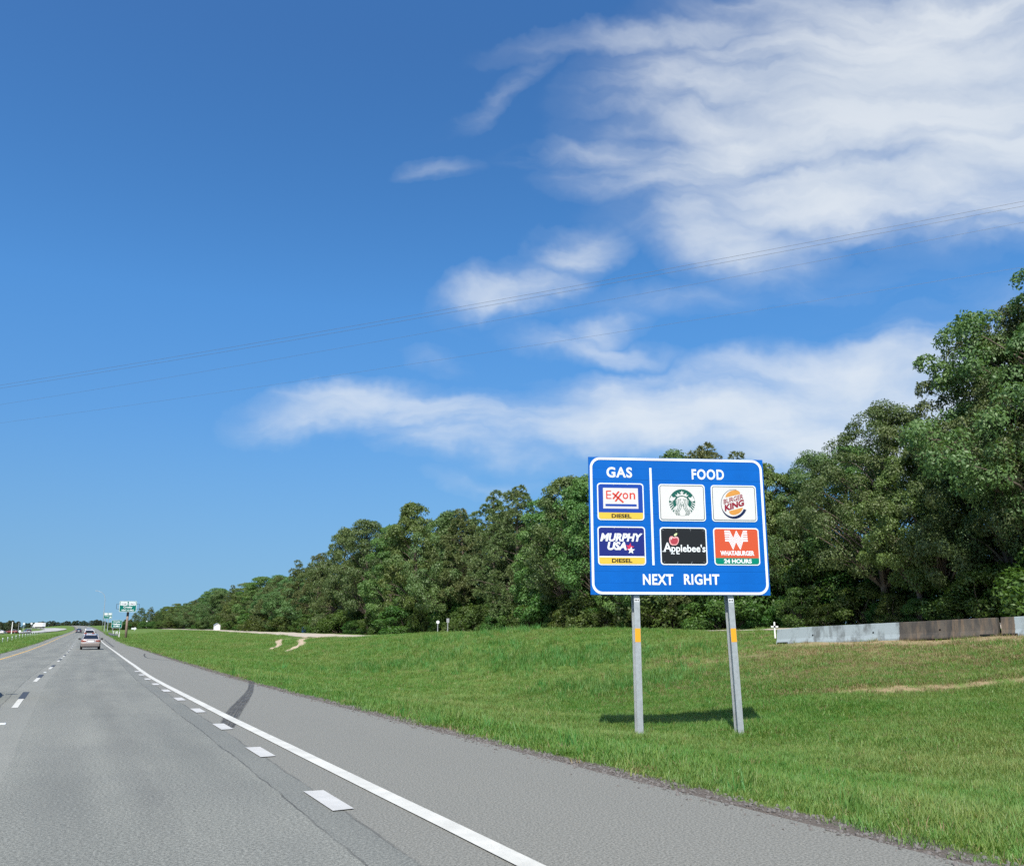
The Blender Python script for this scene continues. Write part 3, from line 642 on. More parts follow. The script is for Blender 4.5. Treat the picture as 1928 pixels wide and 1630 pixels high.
# black panel with a red apple
g = Logo((780,742), (1228,1085), M['char'], 'black panel with a red apple and white lettering')
la = lambda x, y: ((x-(205+75*(y-150)/1260))/1580, (y-150)/1260)
apple = [la(700+x*165, 600+y_*160) for x, y_ in [(0,-.68),(.25,-.82),(.6,-.86),(.9,-.6),(1,-.15),(.92,.35),(.7,.75),(.35,.98),(0,.95),(-.35,.98),(-.7,.75),(-.92,.35),(-1,-.15),(-.95,-.6),(-.65,-.92),(-.3,-.9)]]
inn = [la(705+x*132, 605+y_*125) for x, y_ in [(0,-.6),(.25,-.72),(.6,-.78),(.9,-.5),(1,-.1),(.92,.35),(.7,.75),(.35,.95),(0,.92),(-.35,.95),(-.7,.75),(-.92,.35),(-1,-.1),(-.9,-.5),(-.6,-.8),(-.3,-.72)]]
g.poly('apple', [apple], M['applelight'], 2); g.poly('apple', [inn], M['applered'], 3)
g.poly('apple_leaf', [[la(690,430), la(705,385), la(750,350), la(805,345), la(795,395), la(770,430), la(735,452)]], M['leafpale'], 3)
g.poly('apple_shine', [[la(600,520), la(625,505), la(640,520), la(612,575), la(598,570)]], M['soff'], 4)
g.text('A', .062, .408, .245, .655, M['swhite'], weight=.02); a_ = g.text("pplebee's", .235, .455, .965, .715, M['swhite'], weight=.022)
for a0, b0, a1, b1 in ((.045,.632,.115,.656), (.20,.632,.26,.656), (.222,.690,.300,.716), (.335,.690,.405,.716)): g.rect('serif', a0, b0, a1, b1, M['swhite'], 3)
for a_, b_ in ((.07,.08),(.36,.08),(.66,.08),(.93,.08),(.08,.92),(.36,.92),(.66,.92),(.92,.92)):
    g.put('rivet', poly_mesh([ell(*g.P(a_, b_), .008, .008, n=8)], M['galv']), 2)
# orange panel with the striped W
g = Logo((1268,742), (1708,1085), M['orange'], 'orange panel with a striped white W and a green band')
lw = lambda x, y: ((x-(130+70*(y-145)/1270))/1563, (y-145)/1270)
st = []
for k in range(5):
    ya = 265+79*k; yv = 520+86*k; ym = 262+84*k; e = 8*k; ox = 520+e; 
    for pl in ([(ox,ya),(700-4*k,ya)], [(700-4*k,ya),(828,yv)], [(828,yv),(925,ym)], [(925,ym),(1075,yv)], [(1075,yv),(1165,ya)], [(1165,ya),(ox+775,ya)]):
        (xa, y0_), (xb, y1_) = pl; hh = 27 if y0_ == y1_ else 31
        st.append([lw(xa, y0_-hh), lw(xb, y1_-hh), lw(xb, y1_+hh), lw(xa, y0_+hh)])
g.poly('emblem', st, M['swhite'], 2)
g.text('WHATABURGER', .135, .612, .878, .742, M['swhite'], weight=.04)
g.band(.805, M['hgreen']); g.text('24 HOURS', .205, .832, .812, .944, M['swhite'], weight=.04)
# wide-flange posts behind the panel
for s_ in (-1, 1):
    d_, f_, t1, t2 = .30, .075, .016, .012
    P_ = [(-f_,0),(f_,0),(f_,t1),(t2,t1),(t2,d_-t1),(f_,d_-t1),(f_,d_),(-f_,d_),(-f_,d_-t1),(-t2,d_-t1),(-t2,t1),(-f_,t1)]
    top = PB+SH-.25; V = [(x, y_, -.5) for x, y_ in P_]+[(x, y_, top) for x, y_ in P_]; n_ = 12
    F = [(i, (i+1) % n_, (i+1) % n_+n_, i+n_) for i in range(n_)]+[tuple(range(n_-1, -1, -1)), tuple(range(n_, 2*n_))]
    po = MB().add(V, F).build('post', M['galv'], sign, (s_*1.237+.08+(.10 if s_ > 0 else 0), .012, 0), (0, -.028 if s_ > 0 else 0, 0))
    ob('reflector', poly_mesh([[(-f_+.004,-.17),(f_-.004,-.17),(f_-.004,.17),(-f_+.004,.17)]], M['amber']), po, (0, -.003, 2.50))
    ob('sticker', poly_mesh([[(-f_+.008,-.045),(f_-.008,-.045),(f_-.008,.045),(-f_+.008,.045)]], M['swhite']), po, (0, -.003, PB-.13))
    ob('sticker_print', poly_mesh([[(-.055+.04*k, -.022), (-.03+.04*k, -.022), (-.03+.04*k, .022), (-.055+.04*k, .022)] for k in range(3)], M['black']), po, (0, -.005, PB-.13))
    for hh in (.25, .9, 1.6, 2.3, 3.0):
        MB().box(-.10, .10, -.010, .0, hh-.025, hh+.025).build('clip', M['galv'], po, (0, 0, PB))
# stringers across the back
for hh in (.5, 1.75, 3.0):
    MB().box(-SW/2+.15, SW/2-.15, -.013, .008, hh-.04, hh+.04).build('stringer', M['galv'], sign, (0, 0, PB))

# ======================================================= roadside things
def gz(x, y): return float(mesh_z(x, y))
# ---- concrete barrier sections
def make_concrete():
    m, t = mat_nt('weathered_concrete'); oc = t.n('ShaderNodeTexCoord').outputs['Object']; s = t.n('ShaderNodeSeparateXYZ', {0: oc})
    n1 = t.noise(t.mapping(oc, scale=(1,1,.35)), 2.2, 6, .65); n2 = t.noise(t.mapping(oc, scale=(3,1,.25)), 2.0, 5, .7); n3 = t.noise(oc, 30, 4, .7)
    old = t.mix(t.ramp(n1, [(.35, 0), (.62, 1)]), (.024,.024,.022), (.085,.075,.058)); old = t.mix(t.ramp(n2, [(.48, 0), (.72, .7)]), old, (.20,.14,.08))
    old = t.mix(t.ramp(n3, [(.35, .4), (.7, 0)]), old, (.03,.03,.03))
    new = t.mix(t.ramp(n1, [(.36, .85), (.52, 0)]), (.23,.28,.29), (.085,.10,.10)); new = t.mix(t.ramp(n2, [(.62, 0), (.8, .5)]), new, (.12,.13,.13))
    new = t.mix(t.ramp(n3, [(.68, 0), (.76, .7)]), new, (.06,.06,.06))
    edge = t.math('ADD', s.outputs[0], t.math('MULTIPLY', t.math('SUBTRACT', n3, .5), .10)); pf = t.n('ShaderNodeAttribute', attribute_name='repaint', attribute_type='OBJECT').outputs['Vector']; ps = t.n('ShaderNodeSeparateXYZ', {0: pf})
    k = t.math('MULTIPLY', t.math('GREATER_THAN', edge, ps.outputs[0]), t.math('LESS_THAN', edge, ps.outputs[1])); c = t.mix(k, old, new)
    topf = t.ramp(t.math('ADD', s.outputs[2], t.math('MULTIPLY', n3, .05)), [(.795, 0), (.83, .8)]); c = t.mix(topf, c, (.28,.24,.18))
    b = t.n('ShaderNodeBump', {'Strength': .5, 'Distance': .02, 'Height': n3}); pb = t.n('ShaderNodeBsdfPrincipled', {'Base Color': c, 'Roughness': .9, 'Normal': b.outputs[0]})
    t.t.links.new(pb.outputs[0], t.n('ShaderNodeOutputMaterial').inputs[0]); return m
M['concrete'] = make_concrete()
def barrier(p0, p1, z0, z1, label, repaint, cut=0.0):
    """new-jersey shaped section from p0 to p1; local x runs along it"""
    p0 = Vector((*p0, z0)); p1 = Vector((*p1, z1)); d = p1-p0; L = d.length
    prof = [(-.30,0),(-.30,.08),(-.20,.28),(-.10,.78),(-.085,.81),(.085,.81),(.10,.78),(.20,.28),(.30,.08),(.30,0)]
    xs = np.linspace(0, L, 26); rs = np.random.RandomState(int(L*10)); V = []; F = []; n = len(prof)
    for i, x in enumerate(xs):
        top = 1.0 if cut == 0 or x > cut else .93+.07*x/cut
        for (y_, z_) in prof: V.append((x, y_+rs.uniform(-.006, .006), z_*top-.10+(rs.uniform(-.006, .006) if z_ > .5 else 0)))
    for i in range(len(xs)-1):
        for k in range(n): F.append((i*n+k, i*n+(k+1) % n, (i+1)*n+(k+1) % n, (i+1)*n+k))
    F += [tuple(range(n)), tuple(range(len(xs)*n-1, (len(xs)-1)*n-1, -1))]
    e = empty('concrete_barrier', p0, 0); e.rotation_euler = (0, -math.asin(d.z/L), math.atan2(d.y, d.x))
    o = MB().add(V, F).build('body', M['concrete'], e); o['repaint'] = (repaint[0], repaint[1], 0.0)
    for x in np.arange(2.0, L-1, 3.1): MB().tube([(x, -.165, .30), (x, -.205, .285)], .04, 8).build('lifting_hole', M['black'], o)
    for x in (.35, L-.45): MB().box(x-.3, x+.3, -.306, -.25, -.1, .012).build('drain_slot', M['black'], o)
    tag(e, label, 'barrier', 'concrete barrier sections'); return e
A0, A1 = (33.35, 37.15), (36.85, 27.1)
barrier(A0, A1, gz(*A0)+.06, gz(*A1)+.06, 'long concrete barrier section, left half pale grey paint, right half dark and stained', (.0, 6.35), 1.2)
dB = (Vector(A1)-Vector(A0)).normalized(); B0 = Vector(A1)+dB*.14; B1 = B0+dB*9.1
barrier(B0, B1, gz(*B0)+.06, gz(*B1)+.06, 'concrete barrier section at the right edge of the picture, pale blue-grey paint', (.55, 7.0))
# ---- small white cross at the barrier's end
ct = tag(empty('white_cross', (33.27, 37.33, gz(*A0)+.58), -.5), 'small white cross standing at the left end of the concrete barrier', 'cross')
MB().box(-.035,.035,-.02,.02,-.3,.52).build('upright', M['post_white'], ct); MB().box(-.18,.18,-.026,.026,.25,.32).build('arm', M['post_white'], ct); MB().box(-.05,.05,-.035,-.027,.23,.34).build('centre_plate', M['trim'], ct)

# ---- green guide signs on poles
def rounded_panel(W_, H_, m, e, zb):
    p = MB().prism(rrect(-W_/2, 0, W_/2, H_, .15*H_/2), -.04, 0).build('panel', m, e, (0, 0, zb)); return p
def g_text(e, s, x0, z0, x1, z1, w_=.03, m=None): return ob('lettering', text_mesh(s, m or M['swhite'], (x0, z0, x1, z1), w_), e, (0, -.052, 0))
def guide_sign(name, x, y, zb, W_, H_, label, pole=None, border=.07):
    e = tag(empty(name, (x, y, gz(x, y)), -.05), label, 'road sign', 'green guide signs'); p = rounded_panel(W_, H_, M['gsign'], e, zb)
    r = .15*H_/2; ob('border', ring_mesh(rrect(-W_/2+.02, .02, W_/2-.02, H_-.02, r), rrect(-W_/2+.02+border, .02+border, W_/2-.02-border, H_-.02-border, r*.7), M['swhite']), p, (0, -.046, 0))
    return e, p
s1, p1_ = guide_sign('guide_sign', 11.3, 204.5, 5.35, 3.3, 2.2, 'near green guide sign with two white route plates on one brown pole')
for x0, num in ((-1.45, '2100'), (.10, '1942')):
    pl = ob('route_plate', poly_mesh([rrect(x0, 1.30, x0+1.33, 2.04, .06)], M['swhite']), p1_, (0, -.050, 0)); ob('lettering', text_mesh(num, M['lineblack'], (x0+.16, 1.42, x0+1.15, 1.78), .02), pl, (0, -.005, 0))
g_text(p1_, 'Crosby', -.85, .66, .85, 1.18); g_text(p1_, 'NEXT 1/2 MILE', -1.15, .22, 1.15, .52)
MB().tube([(.1, .3, -1), (.1, .3, 5.4)], [.26, .22], 14).build('pole', M['corten'], s1, smooth=True); MB().tube([(.1, .3, 4.5), (.1, .3, 7.2)], [.235, .235], 14).build('pole_top', M['darkpole'], s1, smooth=True)
for sgn in (-1, 1):
    MB().tube([(sgn*1.6, .15, 6.95), (sgn*2.15, .15, 6.95), (sgn*2.15, .15, 5.95), (sgn*1.6, .15, 5.95)], .045, 6).build('bracket', M['darkpole'], s1)
s2, p2_ = guide_sign('guide_sign', 17.0, 452, 5.6, 3.4, 2.6, 'far green guide sign with an arrow, in front of a lamp post')
for x0 in (-1.45, .15): ob('route_plate', poly_mesh([rrect(x0, 1.55, x0+1.3, 2.4, .06)], M['swhite']), p2_, (0, -.05, 0))
ob('arrow', poly_mesh([[(.6,.3),(.75,.15),(1.15,.55),(1.15,.25),(1.4,.25),(1.4,1.0),(.65,1.0),(.65,.75),(.95,.75)]], M['swhite']), p2_, (0, -.05, 0)); g_text(p2_, 'Crosby', -1.2, .75, .4, 1.25)
for sgn in (-.9, .35): MB().tube([(sgn, .2, -1), (sgn, .2, 7.8)], .16, 10).build('pole', M['galv'], s2)
s3, p3_ = guide_sign('guide_sign', 13.9, 300, 2.0, 2.9, 2.25, 'low green guide sign with three lines of white lettering', border=.06)
for k, (t_, hw) in enumerate((('Crosby', 1.0), ('Huffman', 1.05), ('1/2 MILE', .85))): g_text(p3_, t_, -hw, 1.55-.62*k, hw, 1.98-.62*k, .05)
for sgn in (-.95, .95): MB().box(sgn-.06, sgn+.06, 0, .12, -.8, 4.1).build('post', M['galv'], s3)
# ---- guardrail run with white delineators
gr = tag(empty('guardrail', (9.35, 212, gz(9.35, 212)), 0), 'short steel guardrail beside the shoulder below the green signs', 'guardrail')
V = []; n = 0
prof = [(-.04,.42),(.03,.48),(-.04,.56),(.03,.64),(-.04,.74)]
ys = np.linspace(0, 60, 16); bz = gz(9.35, 212)
for yy in ys:
    xx = 1.05*(edge_x(212+yy)-edge_x(212))-(1.4 if False else 0)+.9*math.exp(-yy/6)
    for a, b in prof: V.append((float(xx)+a, yy, gz(9.35+float(xx), 212+yy)-bz+b))
np_ = len(prof); MB().add(V, [(i*np_+k, i*np_+k+1, (i+1)*np_+k+1, (i+1)*np_+k) for i in range(len(ys)-1) for k in range(np_-1)]).build('rail', M['rail'], gr)
for i, yy in enumerate(ys):
    xx = float(1.05*(edge_x(212+yy)-edge_x(212))+.9*math.exp(-yy/6)); z_ = gz(9.35+xx, 212+yy)-bz; MB().box(xx+.04, xx+.2, yy-.07, yy+.07, z_-.4, z_+.72).build('post', M['rail'], gr)
for k, (xx, yy) in enumerate([(10.35, 209), (10.45, 225), (10.9, 234), (10.9, 246), (12.0, 252)]):
    e = tag(empty('delineator', (xx, yy, gz(xx, yy)), 0), 'white delineator post at the guardrail', 'post', 'delineators at the guardrail')
    MB().tube([(0,0,-.2),(0,0,1.25)], [.09,.075], 8).build('post', M['post_white'], e); MB().box(-.08,.08,-.09,-.07,.95,1.15).build('reflector', M['swhite'], e)
# ---- curved lamp post beyond the signs
lp = tag(empty('street_lamp', (15.8, 470, gz(15.8, 470)), 0), 'slender curved lamp post rising above the far green sign', 'street lamp')
MB().tube([(0,0,-.5),(0,0,9),(0,0,14.5),(-.5,0,16.4),(-1.6,0,17.6),(-3.6,0,18.3)], [.16,.14,.11,.1,.08,.07], 8).build('pole', M['galv'], lp, smooth=True); MB().box(-4.5,-3.5,-.18,.18,18.18,18.4).build('lamp_head', M['galv'], lp)
# ---- median cable barrier
cb = tag(empty('cable_barrier', (-10.2, 150, gz(-10.2, 150)), 0), 'low cable barrier with short pale posts along the grass median', 'barrier'); bz = gz(-10.2, 150); pp = []
for k in range(22):
    yy = 150+13*k; xx = -10.2+.55*float(edge_x(yy)-edge_x(150)); zz = gz(xx, yy)-bz; pp.append((xx+10.2, yy-150, zz))
    po = MB().box(xx+10.2-.05, xx+10.2+.05, yy-150-.05, yy-150+.05, zz-.2, zz+.95).build('post', M['galv'], cb); MB().box(xx+10.2-.075, xx+10.2+.075, yy-150-.085, yy-150-.055, zz+.72, zz+.93).build('reflector', M['swhite'], po)
for h in (.5, .68, .86): MB().tube([(a, b, c+h) for a, b, c in pp], .012, 4).build('cable', M['galv'], cb)
# ---- little signs and mailbox things by the treeline
def small_sign(x, y, h, kind, label):
    e = tag(empty('roadside_sign', (x, y, gz(x, y)), -.1), label, 'road sign'); MB().box(-.04,.04,0,.05,-.2,h).build('post', M['galv'], e)
    if kind == 'round': MB().prism(ell(0, h, .38 if y > 200 else .2, .38 if y > 200 else .2, n=16), -.03, 0).build('disc', M['swhite'], e)
    elif kind == 'diamond': MB().prism([(0,h-.5),(.5,h),(0,h+.5),(-.5,h)], -.03, 0).build('plate', M['swhite'], e)
    elif kind == 'back': MB().prism(rrect(-.17, h-.5, .17, h, .03), -.03, 0).build('plate', M['galv'], e)
    else: MB().prism([(-1.1,h-.5),(.2,h-.5),(.2,h-.9),(1.0,h-.2),(.2,h+.5),(.2,h+.1),(-1.1,h+.1)], -.03, 0).build('arrow_plate', M['swhite'], e)
    return e
small_sign(41.4, 106.5, 1.5, 'round', 'small white round sign at the foot of the trees'); small_sign(41.8, 104.2, 1.9, 'back', 'grey back of a sign at the foot of the trees')
small_sign(41.5, 560, 4.2, 'round', 'tiny white sign at the far left end of the treeline'); small_sign(27, 430, 1.4, 'arrow', 'white arrow-shaped board in the grass left of the brown pole')
small_sign(-14.0, 395, 3.6, 'round', 'white round board at left, first of two above the curving road'); small_sign(-12.2, 420, 3.7, 'round', 'white round board at left, second of two above the curving road'); small_sign(-13.2, 345, 1.2, 'round', 'white round board low in the grass at far left')
for k, (px_, py_, h_) in enumerate([(-17.2, 381, 4.2), (-15.9, 400, 3.8), (-14.6, 412, 4.3)]):
    e = tag(empty('flag_pole', (px_, py_, gz(px_, py_)), 0), ['thick pale pole, leftmost of three at the far left', 'thin pole, middle of three at the far left', 'thin pole, rightmost of three at the far left'][k], 'pole', 'poles at the far left')
    MB().tube([(0,0,-.3),(0,0,h_)], [.17,.13] if k == 0 else [.09,.06], 8).build('shaft', M['post_white'] if k == 0 else M['galv'], e); MB().tube([(0,0,h_),(0,0,h_+.12)], [.14,.05], 8).build('cap', M['galv'], e)

# ---- vehicles: local x right, y forward, rear bumper at y=0
def car(name, paint, kind='sedan'):
    e = empty(name); suv = kind == 'suv'
    L, hw = (4.55, .88) if not suv else (4.75, .95)
    if suv: st = [(0,.80,.42,.95),(.10,.90,.34,1.02),(.5,.94,.28,1.06),(1.2,.95,.26,1.06),(3.2,.95,.26,1.05),(3.7,.94,.28,1.0),(4.4,.90,.32,.90),(4.65,.80,.38,.80),(4.75,.70,.45,.70)]
    else: st = [(0,.74,.38,.86),(.06,.84,.30,.96),(.35,.875,.26,1.0),(.9,.88,.22,.99),(2.6,.88,.22,.94),(3.4,.88,.24,.90),(4.1,.85,.27,.80),(4.42,.76,.33,.70),(4.55,.64,.40,.62)]
    rings = []
    for (y_, w_, z0, z1) in st:
        zm = z0+(z1-z0)*.55; half = [(w_*.86,z0),(w_*.97,z0+.10),(w_,zm),(w_*.97,z1-.12),(w_*.88,z1-.015),(w_*.5,z1+.008)]
        rings.append([(x, y_, z) for x, z in half]+[(-x, y_, z) for x, z in reversed(half)])
    b = MB().loft(rings).build('body', paint, e, smooth=True)
    # greenhouse: glass hull, roof and pillars over it
    if suv: gh = [(.16,.80,.98,.66,1.30),(.42,.84,1.02,.68,1.66),(1.5,.86,1.03,.70,1.72),(2.6,.85,1.02,.68,1.68),(3.3,.80,1.0,.60,1.35),(3.75,.74,.98,.5,1.0)]
    else: gh = [(.42,.72,.96,.55,.99),(1.02,.78,.96,.57,1.38),(1.7,.80,.95,.60,1.45),(2.4,.79,.93,.59,1.43),(3.0,.75,.91,.55,1.15),(3.4,.70,.88,.5,.90)]
    rg = []
    for (y_, wb, zb, wt, zt) in gh: rg.append([(wb,y_,zb-.04),(wb*.5+wt*.5+.03,y_,(zb+zt)/2),(wt,y_,zt-.03),(wt*.6,y_,zt),(-wt*.6,y_,zt),(-wt,y_,zt-.03),(-wb*.5-wt*.5-.03,y_,(zb+zt)/2),(-wb,y_,zb-.04)])
    MB().loft(rg).build('window_glass', M['glass'], e, smooth=False)
    rf = [(y_, wt, zt) for (y_, wb, zb, wt, zt) in gh[1:4]]; rr_ = []
    for (y_, wt, zt) in [(rf[0][0]-.06, rf[0][1], rf[0][2]-.05)]+rf+[(rf[-1][0]+.08, rf[-1][1], rf[-1][2]-.03)]: rr_.append([(wt+.025,y_,zt-.05),(wt*.62,y_,zt+.014),(-wt*.62,y_,zt+.014),(-wt-.025,y_,zt-.05),(-wt*.6,y_,zt-.06),(wt*.6,y_,zt-.06)])
    MB().loft(rr_).build('roof', paint, e, smooth=False)
    for s_ in (-1, 1):
        a, c = gh[0], gh[1]; MB().tube([(s_*(a[1]+.005), a[0]+.02, a[2]), (s_*(c[3]+.015), c[0]-.02, c[4]-.05)], .05, 6).build('pillar', paint, e)
        a, c = gh[-1], gh[3]; MB().tube([(s_*(a[1]+.005), a[0], a[2]), (s_*(c[3]+.015), c[0]+.05, c[4]-.04)], .035, 6).build('pillar', paint, e)
        MB().tube([(s_*(gh[3][1]+.02), gh[3][0], .95), (s_*(gh[3][3]+.03), gh[3][0], gh[3][4]-.06)], .03, 5).build('pillar', M['trim'], e)
        mr = MB().loft([[(s_*(hw+x), 2.95+y_, (.98 if not suv else 1.12)+z) for x, y_, z in ring] for ring in ([(.0,-.05,-.06),(.0,.07,-.06),(.0,.07,.07),(.0,-.05,.07)], [(.17,-.06,-.08),(.17,.08,-.08),(.17,.08,.09),(.17,-.06,.09)], [(.24,-.04,-.04),(.24,.05,-.04),(.24,.05,.05),(.24,-.04,.05)])]).build('mirror', M['trim'], e)
        # tail lamps wrap the corner
        zt0, zt1 = (.72, .90) if not suv else (.82, 1.12)
        MB().add([(s_*.42,-.012,zt0+.03),(s_*.72,-.012,zt0),(s_*.845,.075,zt0+.01),(s_*.885,.30,zt0+.05),(s_*.875,.30,zt1-.02),(s_*.84,.07,zt1),(s_*.72,-.012,zt1),(s_*.42,-.008,zt1-.03)], [(0,1,6,7),(1,2,5,6),(2,3,4,5)]).build('tail_lamp', M['tail'], e)
        for y_ in (.82, L-.92):
            r_ = .32 if not suv else .36; x0, x1 = s_*(hw-.20), s_*(hw+.005); rg2 = []
            wh_ = MB().tube([(x0,y_,r_),(x0+(x1-x0)*.1,y_,r_),(x0+(x1-x0)*.9,y_,r_),(x1,y_,r_)], [r_*.9,r_,r_,r_*.9], 20).build('wheel', M['rubber'], e); MB().tube([(x1-s_*.02,y_,r_),(x1+s_*.006,y_,r_)], [r_*.62,r_*.58], 14).build('rim', M['rim'], wh_)
    zb = .30 if not suv else .38
    MB().loft([[(-.82,.02,zb),(.82,.02,zb),(.84,.02,zb+.30),(-.84,.02,zb+.30)], [(-.74,-.06,zb+.03),(.74,-.06,zb+.03),(.76,-.06,zb+.26),(-.76,-.06,zb+.26)]]).build('bumper', M['champdark'] if paint is M['champagne'] else paint, e)
    MB().box(-.66,.66,-.045,.05,zb-.10,zb+.04).build('valance', M['trim'], e)
    MB().box(-.27,.27,-.022,-.008,.70 if not suv else .80,.87 if not suv else .98).build('number_plate', M['plate'], e)
    MB().box(-.34,.34,-.018,.0,.885 if not suv else 1.0,.905 if not suv else 1.03).build('boot_trim', M['trim'], e)
    return e
def park(e, y, v, label, cat='car', group='cars on the carriageway', head=0.0):
    x = float(edge_x(y))+v; e.location = (x, y, float(road_z(y))+.004); e.rotation_euler = (math.atan2(float(road_z(y+4)-road_z(y)), 4), 0, -math.atan2(float(edge_x(y+4)-edge_x(y)), 4)+head); return tag(e, label, cat, group)
sedan = park(car('sedan_car', M['champagne']), 97.5, -1.92, 'champagne sedan car driving ahead in the right lane')
park(car('suv_car', M['whitecar'], 'suv'), 186, -1.75, 'white suv car ahead of the champagne sedan', 'car')
park(car('sedan_car', M['darkcar']), 330, -4.9, 'dark car in the left lane beyond the white suv')
park(car('suv_car', M['silver'], 'suv'), 262, -1.9, 'pale car mostly hidden beyond the white suv')
park(car('sedan_car', M['darkcar']), 23.9, -5.42, 'dark car in the left lane, only its shadow reaching the picture at left')
for k, (x, y, m_, kd, lb_) in enumerate([(-18.9, 372, M['whitecar'], 'sedan', 'white car left of the thick pole at the far left'), (-15.7, 395, M['redcar'], 'sedan', 'dark red car between the thin poles at the far left'), (-12.2, 402, M['silver'], 'suv', 'pale van-like car at the left end of the curving road')]):
    c = car(kd+'_car', m_, kd); c.location = (x, y, gz(x, y)); c.rotation_euler = (0, 0, 1.25 if k < 2 else .3); tag(c, lb_, 'car', 'parked cars at the far left')
tr = tag(empty('box_truck', (-13.5, 735, gz(-13.5, 735)+.25), .55), 'white box truck on the far curving road at left', 'truck', None)
MB().box(-1.25,1.25,0,9.5,1.1,3.9).build('cargo_box', M['wbox'], tr); MB().loft([[(-1.15,9.9,.6),(1.15,9.9,.6),(1.15,9.9,3.1),(-1.15,9.9,3.1)], [(-1.15,11.2,.6),(1.15,11.2,.6),(1.15,11.2,2.9),(-1.15,11.2,2.9)], [(-1.1,12.3,.6),(1.1,12.3,.6),(1.1,12.2,1.7),(-1.1,12.2,1.7)]]).build('cab', M['whitecar'], tr); MB().box(-.5,.5,0,12,.75,1.1).build('chassis', M['trim'], tr)
for y_ in (1.3, 2.5, 11.0):
    for s_ in (-1, 1): MB().tube([(s_*.85,y_,.5),(s_*1.2,y_,.5)], .5, 14).build('wheel', M['rubber'], tr)
# white shed with a rusty-leaved shrub, and a blue bin, at the treeline
sd = tag(empty('white_shed', (46.2, 322, gz(46.2, 322)), .1), 'small white shed by the frontage road at the foot of the trees', 'shed')
MB().prism([(-.85,0),(.85,0),(.85,1.7),(0,2.2),(-.85,1.7)], 0, 2.0).build('wall', M['plate'], sd); MB().prism([(-1.0,1.65),(0,2.24),(1.0,1.65),(1.0,1.72),(0,2.33),(-1.0,1.72)], -.12, 2.12).build('roof', M['galv'], sd); MB().box(-.35,.35,-.03,-.003,0,1.55).build('door', M['wbox'], sd)
bb = tag(empty('blue_barrel', (49.6, 212, gz(49.6, 212)), 0), 'blue barrel half hidden in shade under the trees', 'barrel')
MB().tube([(0,0,0),(0,0,.08),(0,0,.6),(0,0,.66),(0,0,1.3),(0,0,1.36)], [.5,.55,.55,.58,.55,.5], 14).build('drum', M['bluething'], bb); MB().tube([(0,0,1.36),(0,0,1.44)], [.5,.46], 14).build('lid', M['swhite'], bb)
# ---- power lines high over the road
lab = ['upper of the close pair of power lines crossing the sky', 'lower of the close pair of power lines crossing the sky', 'single power line just below the close pair', 'lowest power line crossing the sky, just above the treetops']
for k, (a, b) in enumerate([((58.26,37.17),(-10.04,124.7)), ((58.94,37.65),(-10.13,126.4)), ((61.4,39.39),(-10.65,135.96)), ((69.3,44.95),(-11.34,148.5))]):
    a = Vector((*a, 0)); b = Vector((*b, 0)); d = b-a; P_ = []
    for i in range(41):
        t_ = -1.2+3.4*i/40; s_ = t_-.5; P_.append(a+d*t_+Vector((0, 0, 31.45-.8+1.1*s_*s_*1.6)))
    o = MB().tube(P_, .013 if k < 2 else .010, 4).build('power_line', M['wire']); tag(o, lab[k], 'power line', 'power lines over the road')

# ======================================================= trees
M['oakleaf'] = make_leaf('broad_leaf', (.076,.140,.034), (.128,.202,.052), (.165,.222,.062), .32, .45, place=.16)
M['oakleaf2'] = make_leaf('broad_leaf_dark', (.068,.130,.042), (.110,.180,.058), (.135,.200,.060), .30, .45, place=.16)
M['pineleaf'] = make_leaf('pine_needle', (.082,.142,.046), (.130,.194,.062), (.178,.212,.086), .22, .22, place=.2)
M['shrubleaf'] = make_leaf('shrub_leaf', (.048,.102,.018), (.078,.146,.026), (.098,.160,.030), .35, .40, place=.3)
M['grassblade'] = make_leaf('grass_blade', (.094,.200,.032), (.150,.282,.052), (.235,.290,.088), .40, .12, place=.12, rough=.5)
M['tallgrass'] = make_leaf('tall_grass_blade', (.072,.185,.036), (.115,.250,.050), (.135,.245,.054), .40, .10, place=.5)
M['dryblade'] = make_leaf('dry_grass_blade', (.21,.16,.075), (.30,.235,.12), (.16,.15,.06), .30, .12, place=.4)
M['farleaf'] = make_leaf('far_leaf', (.036,.058,.022), (.052,.078,.030), (.060,.082,.034), .25, .3, place=.05)

